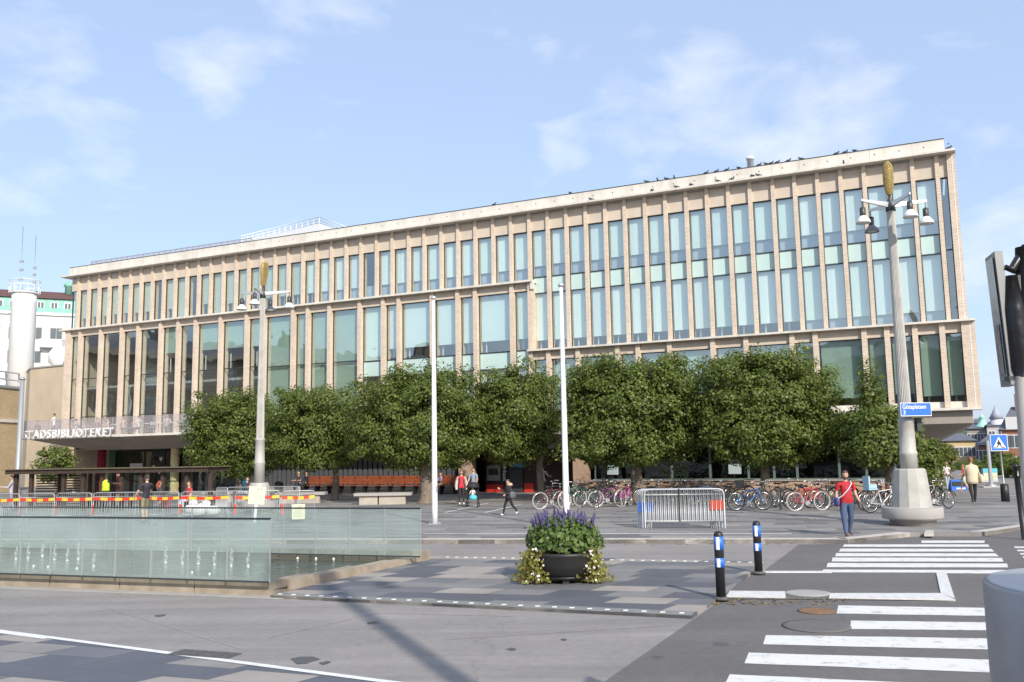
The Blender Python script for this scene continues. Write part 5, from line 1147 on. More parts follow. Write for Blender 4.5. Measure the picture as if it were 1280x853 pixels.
stone_bench(442, 514, 625, 44.5, 'pale stone bench between the thin trunk and the thick trunk'); stone_bench(342, 406, 622, 47, 'stone bench left of the thin lime trunk, behind the barriers'); stone_bench(236, 312, 617, 50, 'long low stone bench behind the shelter, near the turquoise column')
p = D(348.5, 614, 52); t = thing('litter_bin', 'round grey litter bin with dark top and a pale emblem', 'litter bin', (p.x, p.y, Z_PL)); k = 52/FPX
MB().lathe([(.20, 0), (.20, .05), (.235, .08), (.235, .72), (.22, .74)], 20).build('body', mat('bin grey', (.24, .22, .20), .6), t)
MB().lathe([(.22, .74), (.25, .78), (.25, .92), (.18, .99), (.05, 1.02)], 20).build('hood', M_BLACK, t)
b = MB(); b.torus((0, -.235, .42), .11, .014, 'Y', 18, 5); b.box((-.02, -.245, .34), (.02, -.235, .5)); b.build('emblem', mat('emblem pale', (.5, .48, .42), .6), t)
p = D(602, 612, 43)
# shelter
dS = 43.0; A, B = D(22, 600, dS+1.5), D(271, 600, dS-1); L = (B-A).length; ang = math.atan2((B-A).y, (B-A).x)
t = thing('wooden_shelter', 'long flat roofed shelter of dark stained wood with slatted end, left of the trees', 'shelter', (A.x, A.y, Z_PL), ang)
zr = D(140, 586, dS).z-Z_PL
b = MB(); b.box((-.2, -.6, zr-.20), (L-.1, 1.25, zr)); b.box((-.3, -.7, zr), (L, 1.35, zr+.035), 1); b.build('roof', [M_WOOD_D, mat('roof moss', (.13, .10, .05), .9, noise=.3, nscale=3)], t)
k = L/(271-22.)
for px in (26, 46, 88, 113, 137, 161, 185, 211, 240, 268): MB().box(((px-22)*k-.09, -.35, 0), ((px-22)*k+.09, -.2, zr-.16)).build('post', M_WOOD_D, t)
for px in (57, 97, 106, 128, 150, 176): MB().box(((px-22)*k-.07, 1.0, 0), ((px-22)*k+.07, 1.12, zr-.16)).build('post', M_WOOD_D, t)
b = MB()
for j in range(16): b.box(((28-22)*k, .95, .12+j*.125), ((86-22)*k, .995, .185+j*.125))
b.build('slat_screen', M_WOOD_D, t)
for xa, xb in ((84, 108),): MB().box(((xa-22)*k, .6, .42), ((xb-22)*k, 1.1, .48)).build('seat', mat('orange wood', (.50, .22, .08), .5, noise=.2), t)
MB().box(((48-22)*k, .6, .42), ((60-22)*k, 1.1, .48)).build('seat', mat('orange wood', (.50, .22, .08), .5), t)
b = MB()
for xa, xb in ((139, 159), (163, 183), (187, 209), (213, 238), (242, 266)): b.box(((xa-22)*k, 1.05, .25), ((xb-22)*k, 1.06, 1.9))
b.build('glass_panel', M_RAILG, t)
for xa in (139, 163, 187): MB().box(((xa-22)*k, 1.07, 1.30), ((xa-2)*k, 1.13, 1.35)).build('rail', M_WOOD_D, t)
MB().box(((116-22)*k, .9, 1.72), ((124-22)*k, .95, 1.88)).build('notice', M_YELLOW, t); MB().box(((115-22)*k, 1.9, .7), ((125-22)*k, 1.95, 1.7)).build('poster', mat('faded red poster', (.42, .16, .14), .7, noise=.3, nscale=6), t)
MB().tube([((113-22)*k, .3, .35), ((128-22)*k, .3, 1.1)], .04, 6).build('brace', M_WOOD_D, t)

# crowd control barriers
def barrier_mesh(L=2.3, H=1.1, nb=17, M_STEEL=M_STEEL):
    fr = MB(); r = .021; fr.tube([(0, 0, 0), (0, 0, H-.14), (.04, 0, H-.04), (.14, 0, H), (L-.14, 0, H), (L-.04, 0, H-.04), (L, 0, H-.14), (L, 0, 0)], r, 8); fr.tube([(0, 0, .22), (L, 0, .22)], r*.8, 6); fr.tube([(0, 0, H-.16), (L, 0, H-.16)], r*.7, 6)
    br = MB()
    for k in range(nb): x = L*(k+1)/(nb+1); br.tube([(x, 0, .22), (x, 0, H)], .0135, 6)
    ft = MB()
    for x in (.18, L-.18): ft.tube([(x, -.28, .02), (x, -.1, .05), (x, 0, .22), (x, .1, .05), (x, .28, .02)], .016, 6)
    return fr.mesh('frame', M_STEEL), br.mesh('bars', M_STEEL), ft.mesh('foot', M_STEEL)
BAR = barrier_mesh()
def barrier(p, rz, label, group, sx=1.0, tape=False, plates=True):
    t = thing('crowd_barrier', label, 'crowd barrier', (p.x, p.y, p.z), rz, group)
    for me in BAR: o = bpy.data.objects.new(me.name, me); COL.objects.link(o); o.parent = t; o.scale.x = sx
    return t
GB = 'crowd barriers taped off behind the pool'
M_TAPE = mat('barrier tape red', (.70, .05, .03), .5)
def tape(A, B, z, label):
    L = (B-A).length; t = MB(); n = max(6, int(L/.29)); 
    for i in range(n):
        x0, x1 = L*i/n, L*(i+1)/n; s0, s1 = [.035*math.sin(math.pi*min(1, max(0, (x/L)))) for x in (x0, x1)]
        t.add([(x0, 0, z-.06-s0), (x1, 0, z-.06-s1), (x1, 0, z+.05-s1), (x0, 0, z+.05-s0), (x0, .006, z-.06-s0), (x1, .006, z-.06-s1), (x1, .006, z+.05-s1), (x0, .006, z+.05-s0)], [(0, 1, 2, 3), (7, 6, 5, 4), (3, 2, 6, 7), (0, 4, 5, 1)], i % 2)
    o = t.build('barrier_tape', [M_TAPE, M_YELLOW], None, (A.x, A.y, Z_PL), math.atan2((B-A).y, (B-A).x)); tag(o, label, 'tape', 'red and yellow tapes on the barriers')
segs = [(-22, 24), (25.5, 67.5), (70, 114), (116.5, 180), (183, 223), (226, 286), (294, 349), (352.5, 393)]
names = ['first from the left', 'second from the left', 'third from the left', 'in front of the worker in yellow', 'behind the man in the dark shirt', 'before the white heap', 'carrying the tilted notice', 'with the pale notice, at the right end']
dep = [36.5, 36.3, 36.1, 35.9, 35.7, 35.4, 34.6, 34.0]
ends = []
for i, ((xa, xb), nm) in enumerate(zip(segs, names)):
    A, B = D(xa, 640, dep[i]), D(xb, 640, dep[i]-(.35 if i < 6 else -.4)); A.z = B.z = Z_PL
    barrier(A, math.atan2((B-A).y, (B-A).x), 'steel crowd barrier '+nm+', behind the pool', GB, (B-A).length/2.3)
    tape(A-Vector((0, .04, 0)), B-Vector((0, .04, 0)), .88, 'red and yellow striped tape on the barrier '+nm)
    o = MB().box((-.045, -.05, .25), (.045, -.035, .62)).build('reflector_strip', M_TAPE, None, (A.x-.0, A.y, Z_PL)); 
    root = [c for c in COL.objects if c.name.startswith('crowd_barrier') and (c.location-A).length < 1e-4][0]; o.parent = root; o.location = (0, 0, 0)
GB2 = 'crowd barriers of the second row'
for i, (xa, xb, nm) in enumerate(((270, 284, 'short looking barrier end-on right of the shelter'), (283, 330, 'steel barrier of the back row, behind the tilted notice'), (330, 374, 'steel barrier of the back row, behind the pale notice'))):
    A, B = D(xa, 640, 40), D(xb, 640, 39.4); A.z = B.z = Z_PL; barrier(A, math.atan2((B-A).y, (B-A).x), nm, GB2, (B-A).length/2.3)
def notice(px0, px1, y0, y1, dp, label, tilt=0, stick=False):
    P = D((px0+px1)/2, (y0+y1)/2, dp); k = dp/FPX; w, h = (px1-px0)*k, (y1-y0)*k
    t = thing('paper_notice', label, 'notice', (P.x, P.y, P.z)); t.rotation_euler.y = tilt
    MB().box((-w/2, 0, -h/2), (w/2, .012, h/2)).build('sheet', mat('pale yellow paper', (.78, .75, .50), .8), t)
    b = MB(); 
    for j in range(6): b.box((-w*.38, -.003, h*.18-j*h*.1), (w*(.30-.05*(j % 3)), -.001, h*.195-j*h*.1))
    b.box((-w*.0, -.003, h*.33), (w*.12, -.001, h*.42)); b.box((w*.18, -.003, h*.33), (w*.28, -.001, h*.42)); b.build('print', mat('print grey', (.30, .32, .30), .8), t)
    if stick: MB().box((-.05, .02, -h/2-.95), (.05, .05, h/2)).build('stake', M_WHITE, t)
notice(311, 331, 609, 630, 33.6, 'pale yellow notice on a white stake, tilted, at the foot of the left lamp', R(4), True); notice(365, 381, 631, 649, 33.4, 'pale yellow notice taped to the last barrier', R(-1))
# white heap on the pavement behind the barriers
b = MB(); rs = random.Random(8); 
for k in range(12): b.ball((rs.uniform(-.45, .45), rs.uniform(-.3, .3), .15+.42*rs.random()), rs.uniform(.14, .27), 0, 9, (1.2, .8, .8))
p = D(254, 640, 37.5); tag(b.build('white_heap', mat('white sheeting', (.70, .68, .66), .7, noise=.1, bump=.4, bscale=6), None, (p.x, p.y, Z_PL)), 'heap of white plastic sacks beside the shelter', 'sacks')
p = D(318, 640, 41.5)

# stacked barriers in the square
M_BLUEP = mat('blue plate', (.03, .10, .38), .45); M_REDP = mat('orange red plate', (.60, .07, .03), .45)
bl, br_ = G(797, 661, Z_PL), G(907, 660.5, Z_PL); L = (br_-bl).length; ang = math.atan2((br_-bl).y, (br_-bl).x); kx = 110.
BAR2 = barrier_mesh(L-.25, 1.18, 19, M_STEELW)
for i in range(5):
    off = Vector((-math.sin(ang), math.cos(ang), 0))*(.085*i)+Vector((math.cos(ang), math.sin(ang), 0))*(.22-.05*i if i else .24)
    P = bl+off; t = thing('stacked_barrier', ['front steel barrier of the stack with an orange red plate at its right end', 'second steel barrier of the stack, with a blue plate at its left end', 'third steel barrier of the stack, leaning between the others', 'fourth steel barrier of the stack, just in front of the rearmost', 'rearmost steel barrier of the stack in the square'][i], 'crowd barrier', (P.x, P.y, P.z), ang, 'stacked barriers in the square')
    for me in BAR2: o = bpy.data.objects.new(me.name, me); COL.objects.link(o); o.parent = t
    if i == 0: MB().box((L-.25-.42, .022, .55), (L-.24, .032, .84)).build('plate', M_REDP, t); MB().tube([((L-.25)*.44, -.03, .2), ((L-.25)*.44, -.03, 1.2)], .02, 6).build('strap', M_BLACK, t)
    if i == 1: MB().box((-.14, .022, .50), (.38, .032, .80)).build('plate', M_BLUEP, t)

rng = np.random.default_rng(77); n = 420                       # leaves blown along the kerbs and under the trees
P = []
for q in range(n):
    r_ = rng.random()
    if r_ < .5: p = G(rng.uniform(380, 1100), rng.uniform(634, 655), Z_PL); z = Z_PL+.012
    elif r_ < .75: t_ = rng.random(); p = k0.lerp(k1, t_)+Vector((0, -.05-abs(rng.normal(0, .15)), 0)); z = .012
    else: p = G(*Zp(rng.uniform(240, 700), rng.uniform(344, 365))); z = .016
    P.append((p.x, p.y, z))
o = bpy.data.objects.new('fallen_leaves', leaf_mesh('fallen_leaves', np.array(P), np.tile([0, 0, 1.0], (n, 1)), .075, leaf_mat('dry leaves', [(0, (.16, .09, .04)), (.5, (.25, .17, .06)), (1, (.20, .20, .08))], .1), .2)); COL.objects.link(o); tag(o, kind='stuff')
# ------------------------------------------------------------------ bicycles (x forwards, wheels on z = 0)
def bike_meshes():
    r = .335; W = {}
    w = MB(); w.torus((0, 0, 0), r, .021, 'Y', 36, 8); W['tyre'] = w
    w = MB(); w.torus((0, 0, 0), r-.03, .012, 'Y', 36, 6)
    for k in range(16): a = 6.283*k/16; w.tube([(.02*math.cos(a+.5), (-1)**k*.02, .02*math.sin(a+.5)), ((r-.03)*math.cos(a), 0, (r-.03)*math.sin(a))], .0022, 4, cap=False)
    w.tube([(0, -.045, 0), (0, .045, 0)], .022, 8); W['rim'] = w
    f = MB(); bb = (-.05, 0, .29); st = (-.17, 0, .80); hd0 = (.40, 0, .62); hd1 = (.36, 0, .86); rr = (-.53, 0, r); fa = (.55, 0, r)
    f.tube([bb, st], .017, 8); f.tube([(-.15, 0, .74), (.375, 0, .80)], .016, 8); f.tube([bb, (.392, 0, .67)], .019, 8); f.tube([hd0, hd1], .021, 8)
    for y in (-.055, .055):
        f.tube([(bb[0], y*.7, bb[2]), (rr[0], y, rr[2])], .011, 6); f.tube([(-.15, y*.4, .74), (rr[0], y, rr[2])], .009, 6); f.tube([(hd0[0], y*.8, hd0[2]-.01), (.45, y, .50), (fa[0], y, fa[2])], .012, 6)
    W['frame'] = f
    s = MB(); s.ball((-.20, 0, .90), .13, 0, 10, (1.05, .62, .30)); s.tube([(-.08, 0, .90), (.02, 0, .905)], [.05, .022], 8); s.tube([(-.17, 0, .80), (-.19, 0, .90)], .013, 6); W['saddle'] = s
    h = MB(); h.tube([(.36, 0, .86), (.35, 0, .98)], .014, 8); h.tube([(.24, -.29, 1.03), (.34, -.22, 1.04), (.37, -.08, .99), (.37, .08, .99), (.34, .22, 1.04), (.24, .29, 1.03)], .012, 8)
    for y in (-.29, .29): h.tube([(.17, y*1.01, 1.025), (.25, y, 1.03)], .018, 8)
    W['handlebar'] = h
    c = MB(); c.lathe([(.095, -.005), (.095, .005)], 20, 0, (0, 0), M=Matrix.Translation((-.05, -.06, .29)) @ Matrix.Rotation(math.pi/2, 4, 'X')); c.tube([(-.05, -.08, .29), (.05, -.09, .16)], .010, 6); c.box((.0, -.17, .15), (.10, -.09, .17)); c.tube([(-.05, .08, .29), (-.15, .09, .42)], .010, 6); c.box((-.20, .09, .41), (-.10, .17, .43)); W['crankset'] = c
    g = MB(); 
    for cx in (-.53, .55):
        n = 14; vs = []
        for k in range(n+1):
            a = R(20+150*k/n); vs += [(cx+(r+.035)*math.cos(a), -.03, r+(r+.035)*math.sin(a)), (cx+(r+.035)*math.cos(a), .03, r+(r+.035)*math.sin(a))]
        g.add(vs, [(2*k, 2*k+1, 2*k+3, 2*k+2) for k in range(n)])
    W['mudguard'] = g
    k_ = MB(); 
    for y in (-.06, .06): k_.tube([(-.20, y, .72), (-.72, y, .73)], .008, 5); k_.tube([(-.70, y, .73), (-.53, y*.9, .34)], .007, 5)
    for x in (-.3, -.45, -.6, -.72): k_.tube([(x, -.06, .73), (x, .06, .73)], .006, 5)
    W['rack'] = k_
    kb = MB()
    for z in (.74, .82, .90, .98): kb.tube([(.42, -.16, z), (.70, -.17, z), (.70, .17, z), (.42, .16, z), (.42, -.16, z)], .008, 5)
    for y in (-.16, -.08, 0, .08, .16): kb.tube([(.42, y, .74), (.42, y, .98)], .006, 4); kb.tube([(.70, y, .74), (.70, y, .98)], .006, 4)
    kb.box((.42, -.16, .735), (.70, .16, .745)); W['basket'] = kb
    return {k: v.mesh(k, M_BLACK) for k, v in W.items()}
BK = bike_meshes()
M_TYRE = mat('tyre rubber', (.02, .02, .02), .8); M_TYREW = mat('pale tyre', (.44, .41, .36), .7); M_CHROME = mat('chrome', (.6, .6, .6), .25, metal=.9)
def obj_(me, parent, m=None, loc=None):
    o = bpy.data.objects.new(me.name, me); COL.objects.link(o); o.parent = parent
    if m: o.material_slots[0].link = 'OBJECT'; o.material_slots[0].material = m
    if loc: o.location = loc
    return o
def bike(P, yaw, frame, label, pale=False, guards=True, rack=True, basket=False, steer=0.0, saddle=None, group='parked bicycles in front of the library', scale=1.0):
    t = thing('bicycle', label, 'bicycle', (P.x, P.y, P.z), yaw, group); t.rotation_euler.x = random.uniform(-.1, .1); t.scale = (scale,)*3
    for x in (-.53, .55):
        w = obj_(BK['tyre'], t, M_TYREW if pale else M_TYRE, (x, 0, .356)); w.name = 'wheel'; r = obj_(BK['rim'], w, M_CHROME)
        if x > 0: w.rotation_euler.z = steer
    obj_(BK['frame'], t, frame); s = obj_(BK['saddle'], t, saddle or M_BLACK); h = obj_(BK['handlebar'], t, M_CHROME); obj_(BK['crankset'], t, M_CHROME)
    if guards: obj_(BK['mudguard'], t, frame if pale else M_BLACK)
    if rack: obj_(BK['rack'], t, M_BLACK)
    if basket: obj_(BK['basket'], t, M_BLACK)
    return t
c_ = lambda *c: mat('bike paint %02x%02x%02x' % tuple(int(v*255) for v in c), c, .35, coat=.3)
def bpt(px, py, dz=0): p = G(px, py, Z_PL); p.z = Z_PL-.005; return p
def bd(px, depth): p = D(px, 620, depth); p.z = Z_PL-.005; return p
BL = [ # px, depth, yaw deg, colour, label, options
 (690, 38.6, 20, (.20, .02, .03), 'dark red bicycle with pale tyres, leftmost in the row', dict(pale=True)),
 (712, 39.6, 35, (.15, .17, .16), 'grey bicycle with pale tyres right behind the planter flagpole', dict(pale=True, basket=True)),
 (727, 40.6, 160, (.02, .20, .10), 'green bicycle right of the planter flagpole', dict(pale=True, basket=True)),
 (741, 42.0, 30, (.03, .03, .035), 'black bicycle behind the green one', dict()),
 (760, 39.2, 12, (.22, .03, .16), 'purple bicycle with pale tyres left of the barrier stack', dict(pale=True)),
 (783, 39.6, 65, (.50, .06, .26), 'pink bicycle beside the barrier stack', dict(pale=True, basket=True)),
 (768, 41.6, 150, (.03, .03, .04), 'black bicycle behind the purple and pink ones', dict()),
 (812, 40.5, 25, (.04, .04, .04), 'black bicycle behind the left end of the barrier stack', dict()),
 (829, 41.5, 140, (.16, .05, .03), 'brown bicycle behind the barrier stack, next to the wide tree trunk', dict()),
 (846, 40.0, 40, (.05, .06, .05), 'dark green bicycle behind the middle of the barrier stack', dict(basket=True)),
 (862, 39.6, 155, (.06, .06, .07), 'charcoal bicycle behind the barrier stack, under the window frames', dict()),
 (879, 39.2, 28, (.05, .14, .30), 'dark blue bicycle behind the right part of the barrier stack', dict()),
 (909, 38.5, 168, (.03, .03, .03), 'black bicycle with a rear box at the right end of the barrier stack', dict(basket=True)),
 (936, 35.6, 8, (.03, .16, .42), 'blue bicycle with white fork right of the barrier stack', dict(guards=False, rack=False)),
 (955, 37.0, 25, (.12, .10, .08), 'brown bicycle behind the blue one, in front of the thin tree', dict()),
 (968, 38.2, 150, (.04, .04, .04), 'black bicycle under the tree between blue and red bicycles', dict()),
 (1010, 34.8, 14, (.50, .03, .03), 'red bicycle nearest the man in the red shirt', dict(pale=True)),
 (1004, 36.0, 10, (.55, .05, .04), 'second red bicycle, just behind the nearest red one', dict()),
 (1024, 36.6, 30, (.03, .03, .035), 'black bicycle behind the red pair', dict(basket=True)),
 (1040, 37.4, 150, (.05, .05, .06), 'dark bicycle half hidden by the man in the red shirt', dict()),
 (1103, 33.2, 16, (.75, .74, .72), 'white bicycle with a pale blue child seat left of the right lamp', dict(guards=False, rack=False)),
 (1092, 34.6, 30, (.05, .05, .05), 'black bicycle behind the white one', dict()),
 (1112, 35.2, 150, (.30, .04, .04), 'wine red bicycle behind the white one', dict(basket=True)),
 (1126, 35.8, 25, (.10, .10, .10), 'grey bicycle close behind the right lamp foot', dict()),
 (1168, 34.6, 12, (.04, .04, .04), 'black bicycle just right of the lamp foot', dict()),
 (1160, 36.2, 20, (.55, .52, .50), 'silver bicycle behind the black one right of the lamp', dict()),
 (1150, 37.0, 160, (.42, .04, .03), 'red bicycle tucked behind the lamp foot', dict()),
 (700, 42.5, 150, (.05, .05, .05), 'black bicycle behind the dark red one, by the slim mottled trunk', dict()),
 (752, 43.2, 35, (.07, .06, .05), 'brown black bicycle nearest the stone pillar', dict(basket=True)),
 (802, 43.0, 30, (.10, .03, .03), 'maroon bicycle close to the wide tree trunk', dict()),
 (855, 42.6, 20, (.04, .05, .07), 'navy bicycle against the plinth behind the barrier stack', dict()),
 (890, 41.8, 150, (.30, .30, .28), 'pale grey bicycle against the plinth behind the barrier stack', dict()),
 (924, 40.8, 30, (.04, .04, .04), 'black bicycle against the plinth behind the blue one', dict(basket=True)),
 (985, 39.4, 24, (.05, .08, .06), 'dark green bicycle against the plinth left of the red pair', dict()),
 (1076, 37.6, 150, (.04, .04, .05), 'black bicycle against the plinth, right of the man in red', dict()),
 (1054, 38.4, 26, (.16, .10, .05), 'tan bicycle against the plinth, just behind the man in red', dict()),
]
for px, dpt, yw, col, lb, kw in BL:
    tb = bike(bd(px, dpt), R(yw)+random.uniform(-.05, .05), c_(*col), lb, steer=random.uniform(-.35, .35), scale=1.04, **kw)
    if 'child seat' in lb:
        b = MB(); b.box((-.62, -.15, .80), (-.30, .15, .86)); b.box((-.66, -.16, .80), (-.60, .16, 1.28)); b.box((-.62, -.17, .86), (-.34, -.14, 1.0)); b.box((-.62, .14, .86), (-.34, .17, 1.0)); b.build('child_seat', mat('pale blue plastic', (.35, .52, .60), .5), tb)
    if 'rear box' in lb: MB().box((-.70, -.2, .74), (-.34, .2, 1.04)).build('rear_box', M_BLACK, tb)
# rack hoops
for i, px in enumerate((745, 850, 975, 1035, 1095)):
    p = bd(px, 38.2 if px < 900 else 35.8); b = MB(); b.tube([(-.35, 0, 0), (-.35, 0, .7), (-.25, 0, .8), (.25, 0, .8), (.35, 0, .7), (.35, 0, 0)], .024, 8)
    tag(b.build('bike_hoop', M_FRAME, None, p, R(70)), 'dark steel bicycle hoop among the parked bicycles', 'bike rack', 'bicycle hoops')
# ------------------------------------------------------------------ people
def rot_leg(a): return Vector((0, -math.sin(a), -math.cos(a)))
class Pose: pass
def person(name_label, loc, yaw, h=1.75, skin=None, shirt=(.3, .3, .3), sleeve=.45, trousers=(.05, .06, .10), shoes=(.03, .03, .03), hair=(.05, .03, .02), long_hair=False,
           legs=((12, 6), (-14, 14)), arms=((-14, 8, 18), (16, 8, 22)), sit=0.0, lean=0.0, head_yaw=0.0, head_pitch=0.0, fat=1.0, leg_cover=1.0, skirt=None, coat=None, hat=False, bag=None, group=None, beard=False, cat='person', tum=0.0, child=False):
    """front is local -Y; legs (thigh forward, knee bend), arms (forward, outward, elbow) in degrees; right then left"""
    skin = skin or M_SKIN; k = h/1.75
    V, Rd, E = [], [], []
    def v(p, r, ry=None): V.append(Vector(p)); Rd.append((r, ry or r)); return len(V)-1
    ln = R(lean); 
    def tilt(p): p = Vector(p); q = p-Vector((0, 0, .95)); return Vector((q.x, q.y*math.cos(ln)-q.z*math.sin(ln), q.y*math.sin(ln)+q.z*math.cos(ln)))+Vector((0, 0, .95))
    pel = v((0, 0, .95), .135*fat, .112*fat); ab = v(tilt((0, -.012-tum*.5, 1.09)), .132*fat+tum*.3, .105*fat+tum); ch = v(tilt((0, .005, 1.26)), .150*fat, .108*fat); up = v(tilt((0, .01, 1.40)), .125, .085); nk = v(tilt((0, .0, 1.49)), .056); hb = v(tilt((0, -.012, 1.56)), .052)
    for a, b in ((pel, ab), (ab, ch), (ch, up), (up, nk), (nk, hb)): E.append((a, b))
    bones = [(V[pel], V[ab], 'shirt', .17*fat), (V[ab], V[ch], 'shirt', .18*fat), (V[ch], V[up], 'shirt', .16), (V[up], V[nk], 'neck', .09), (V[nk], V[hb], 'skin', .06)]
    hands = []; lowest = 9
    for s, (th, kn) in zip((-1, 1), legs):
        th, kn = R(th), R(kn); hip = v((s*(.092+.03*(fat-1)), .0, .90), .092*fat, .098*fat); d1 = rot_leg(th); kp = V[hip]+d1*.42+Vector((s*(.012+.05*(fat-1)), 0, 0)); kv = v(kp, .062*fat**.8); m1 = v(V[hip].lerp(kp, .45), .080*fat); d2 = rot_leg(th-kn); ap = kp+d2*.40; mc = v(kp.lerp(ap, .35)+Vector((0, .012, 0)), .056*fat**.8); av = v(ap, .042*fat**.8)
        fd = Vector((0, -math.cos((th-kn)*.35), math.sin((th-kn)*.35))); 
        if sit: fd = Vector((0, -1, 0))
        tv = v(ap+fd*.13+Vector((s*.015, 0, -.055)), .038, .030); hv = v(ap+Vector((0, .03, -.05)), .036)
        E += [(pel, hip), (hip, m1), (m1, kv), (kv, mc), (mc, av), (av, tv), (av, hv)]
        bones += [(V[hip], kp, 'thigh', .10*fat), (kp, ap-d2*.03, 'shin', .075), (ap, V[tv], 'shoe', .055), (ap-Vector((0, 0, .02)), V[hv], 'shoe', .055)]; lowest = min(lowest, V[tv].z-.030, V[hv].z-.036)
    for s, (fw, ou, el) in zip((-1, 1), arms):
        fw, ou, el = R(fw), R(ou), R(el); sh = v(tilt((s*.175*fat**.6, .01, 1.405)), .066*fat**.5); d1 = Vector((s*math.sin(ou), -math.sin(fw)*math.cos(ou), -math.cos(fw)*math.cos(ou))); ep = V[sh]+d1*.285; ev = v(ep, .043); mm = v(V[sh].lerp(ep, .5), .052); d2 = Vector((s*math.sin(ou*.4)*.6, -math.sin(fw+el), -math.cos(fw+el))).normalized(); wp = ep+d2*.25; wv = v(wp, .029); mf = v(ep.lerp(wp, .35), .041); E += [(up, sh), (sh, mm), (mm, ev), (ev, mf), (mf, wv)]
        pm = v(wp+d2*.06, .038, .020); E.append((wv, pm))
        bones += [(V[sh], ep, 'uarm', .065), (ep, wp, 'farm', .05), (wp+d2*.012, wp+d2*.1, 'skin', .05)]; hands.append((wp+d2*.075, d2, s))
    me = bpy.data.meshes.new('person'); me.from_pydata([tuple(p) for p in V], E, []); o = bpy.data.objects.new('person', me); COL.objects.link(o)
    mod = o.modifiers.new('skin', 'SKIN'); mod.branch_smoothing = .6; mod.use_smooth_shade = True
    for i, sv in enumerate(me.skin_vertices[0].data): sv.radius = Rd[i]; sv.use_root = (i == pel)
    ss = o.modifiers.new('sub', 'SUBSURF'); ss.levels = 1; ss.render_levels = 1
    dg = bpy.context.evaluated_depsgraph_get(); m2 = bpy.data.meshes.new_from_object(o.evaluated_get(dg)); bpy.data.objects.remove(o)
    b = MB()
    mats = [skin, cm(shirt), cm(trousers, .85), cm(shoes), mat('eye dark', (.02, .015, .015), .3), mat('lip', (.35, .12, .10), .5), cm(hair, .7)]
    Z = {'skin': 0, 'neck': 0, 'shoe': 3}
    co = np.array([x.co for x in m2.vertices]); bv = [(np.array(a), np.array(c), z, r) for a, c, z, r in bones]
    b.v = [tuple(p) for p in co]
    for p in m2.polygons:
        c = np.array(p.center); best = None
        for a, e, z, r in bv:
            d = e-a; tt = float(np.clip(np.dot(c-a, d)/np.dot(d, d), 0, 1)); q = np.linalg.norm(c-a-d*tt)/r
            if best is None or q < best[0]: best = (q, z, tt)
        z, tt = best[1], best[2]
        if z == 'shirt': mi = 1
        elif z == 'thigh': mi = 2 if tt < leg_cover*2 else 0
        elif z == 'shin': mi = 2 if (leg_cover > .5 and tt < (leg_cover-.5)*2+.02) else 0
        elif z == 'neck': mi = 1 if tt < .55 else 0
        elif z == 'uarm': mi = 1 if tt < sleeve*2 else 0
        elif z == 'farm': mi = 1 if (sleeve > .5 and tt < (sleeve-.5)*2+.05) else 0
        else: mi = Z[z]
        if z == 'thigh' and c[2] > .89 and tt < .22 and not sit: mi = 1
        if z == 'shirt' and c[2] < .86 and not sit: mi = 2
        b.f.append(tuple(p.vertices)); b.m.append(mi); b.sm.append(True)
    # hands: palm is skinned; five fingers each
    for w, d, s in hands:
        side = Vector((0, 1, 0)) if abs(d.y) < .7 else Vector((0, 0, 1)); side = (side-d*side.dot(d)).normalized(); nrm = d.cross(side)*s
        for j, (o_, l_) in enumerate(((-.027, .062), (-.009, .072), (.009, .068), (.026, .052))):
            p0 = w+side*o_; p1 = p0+d*l_*.5-nrm*.006; p2 = p1+(d*.8-nrm*.5).normalized()*l_*.5; b.tube([p0-d*.02, p0, p1, p2], [.010, .010, .009, .007], 6, 0)
        p0 = w-d*.045-side*.024; p1 = p0+(d*.6-side*.8).normalized()*.035; p2 = p1+(d*.9-side*.2-nrm*.3).normalized()*.03; b.tube([p0, p1, p2], [.012, .010, .008], 6, 0)
    # head
    hc = tilt((0, -.018, 1.645)); HM = Matrix.Translation(hc) @ Matrix.Rotation(R(head_yaw), 4, 'Z') @ Matrix.Rotation(R(head_pitch), 4, 'X')
    if child: HM = HM @ Matrix.Scale(1.25, 4)
    n = 16; vs = []
    for i in range(n+1):
        ph = math.pi*i/n; z = -math.cos(ph); r = max(math.sin(ph), .001)
        for j in range(n):
            a = 2*math.pi*j/n; x, y = r*math.cos(a), r*math.sin(a); zz = z*.118; taper = 1-.22*max(0, -z-.15)
            px_, py_ = x*.074*taper, y*.094*(taper if y < 0 else 1-.15*max(0, -z))
            if y < -.7 and abs(x) < .35 and -.35 < z < .12: py_ -= .012*(1-abs(x)/.35)
            if y < -.6 and abs(x) > .25 and .0 < z < .2: py_ += .006
            vs.append((px_, py_, zz))
    b.add(vs, [(i*n+j, i*n+(j+1) % n, (i+1)*n+(j+1) % n, (i+1)*n+j) for i in range(n) for j in range(n)], 0, True, HM)
    b.add([(-.013, -.092, -.03), (.013, -.092, -.03), (0, -.118, -.032), (0, -.094, .015)], [(0, 2, 1), (0, 3, 2), (2, 3, 1)], 0, True, HM)
    for s in (-1, 1):
        nb = MB(); nb.ball((s*.030, -.084, .008), .0105, 4, 6); nb.ball((s*.030, -.088, .026), .012, 6, 5, (1.6, .5, .35)); nb.ball((s*.075, .005, -.005), .022, 0, 6, (.4, .8, 1.2)); 
        b.add(nb.v, nb.f, 0, True, HM); b.m[-len(nb.f):] = nb.m
    nb = MB(); nb.ball((0, -.088, -.058), .020, 5, 6, (1.1, .35, .35)); b.add(nb.v, nb.f, 5, True, HM)
    if beard:
        nb = MB(); nb.ball((0, -.045, -.078), .055, 6, 10, (1.12, .85, .75)); b.add(nb.v, nb.f, 6, True, HM)
    K = Matrix.Scale(k, 4); dz_ = 0 if sit else lowest*k
    b.v = [tuple((K @ Vector(p))-Vector((0, 0, dz_))) for p in b.v]
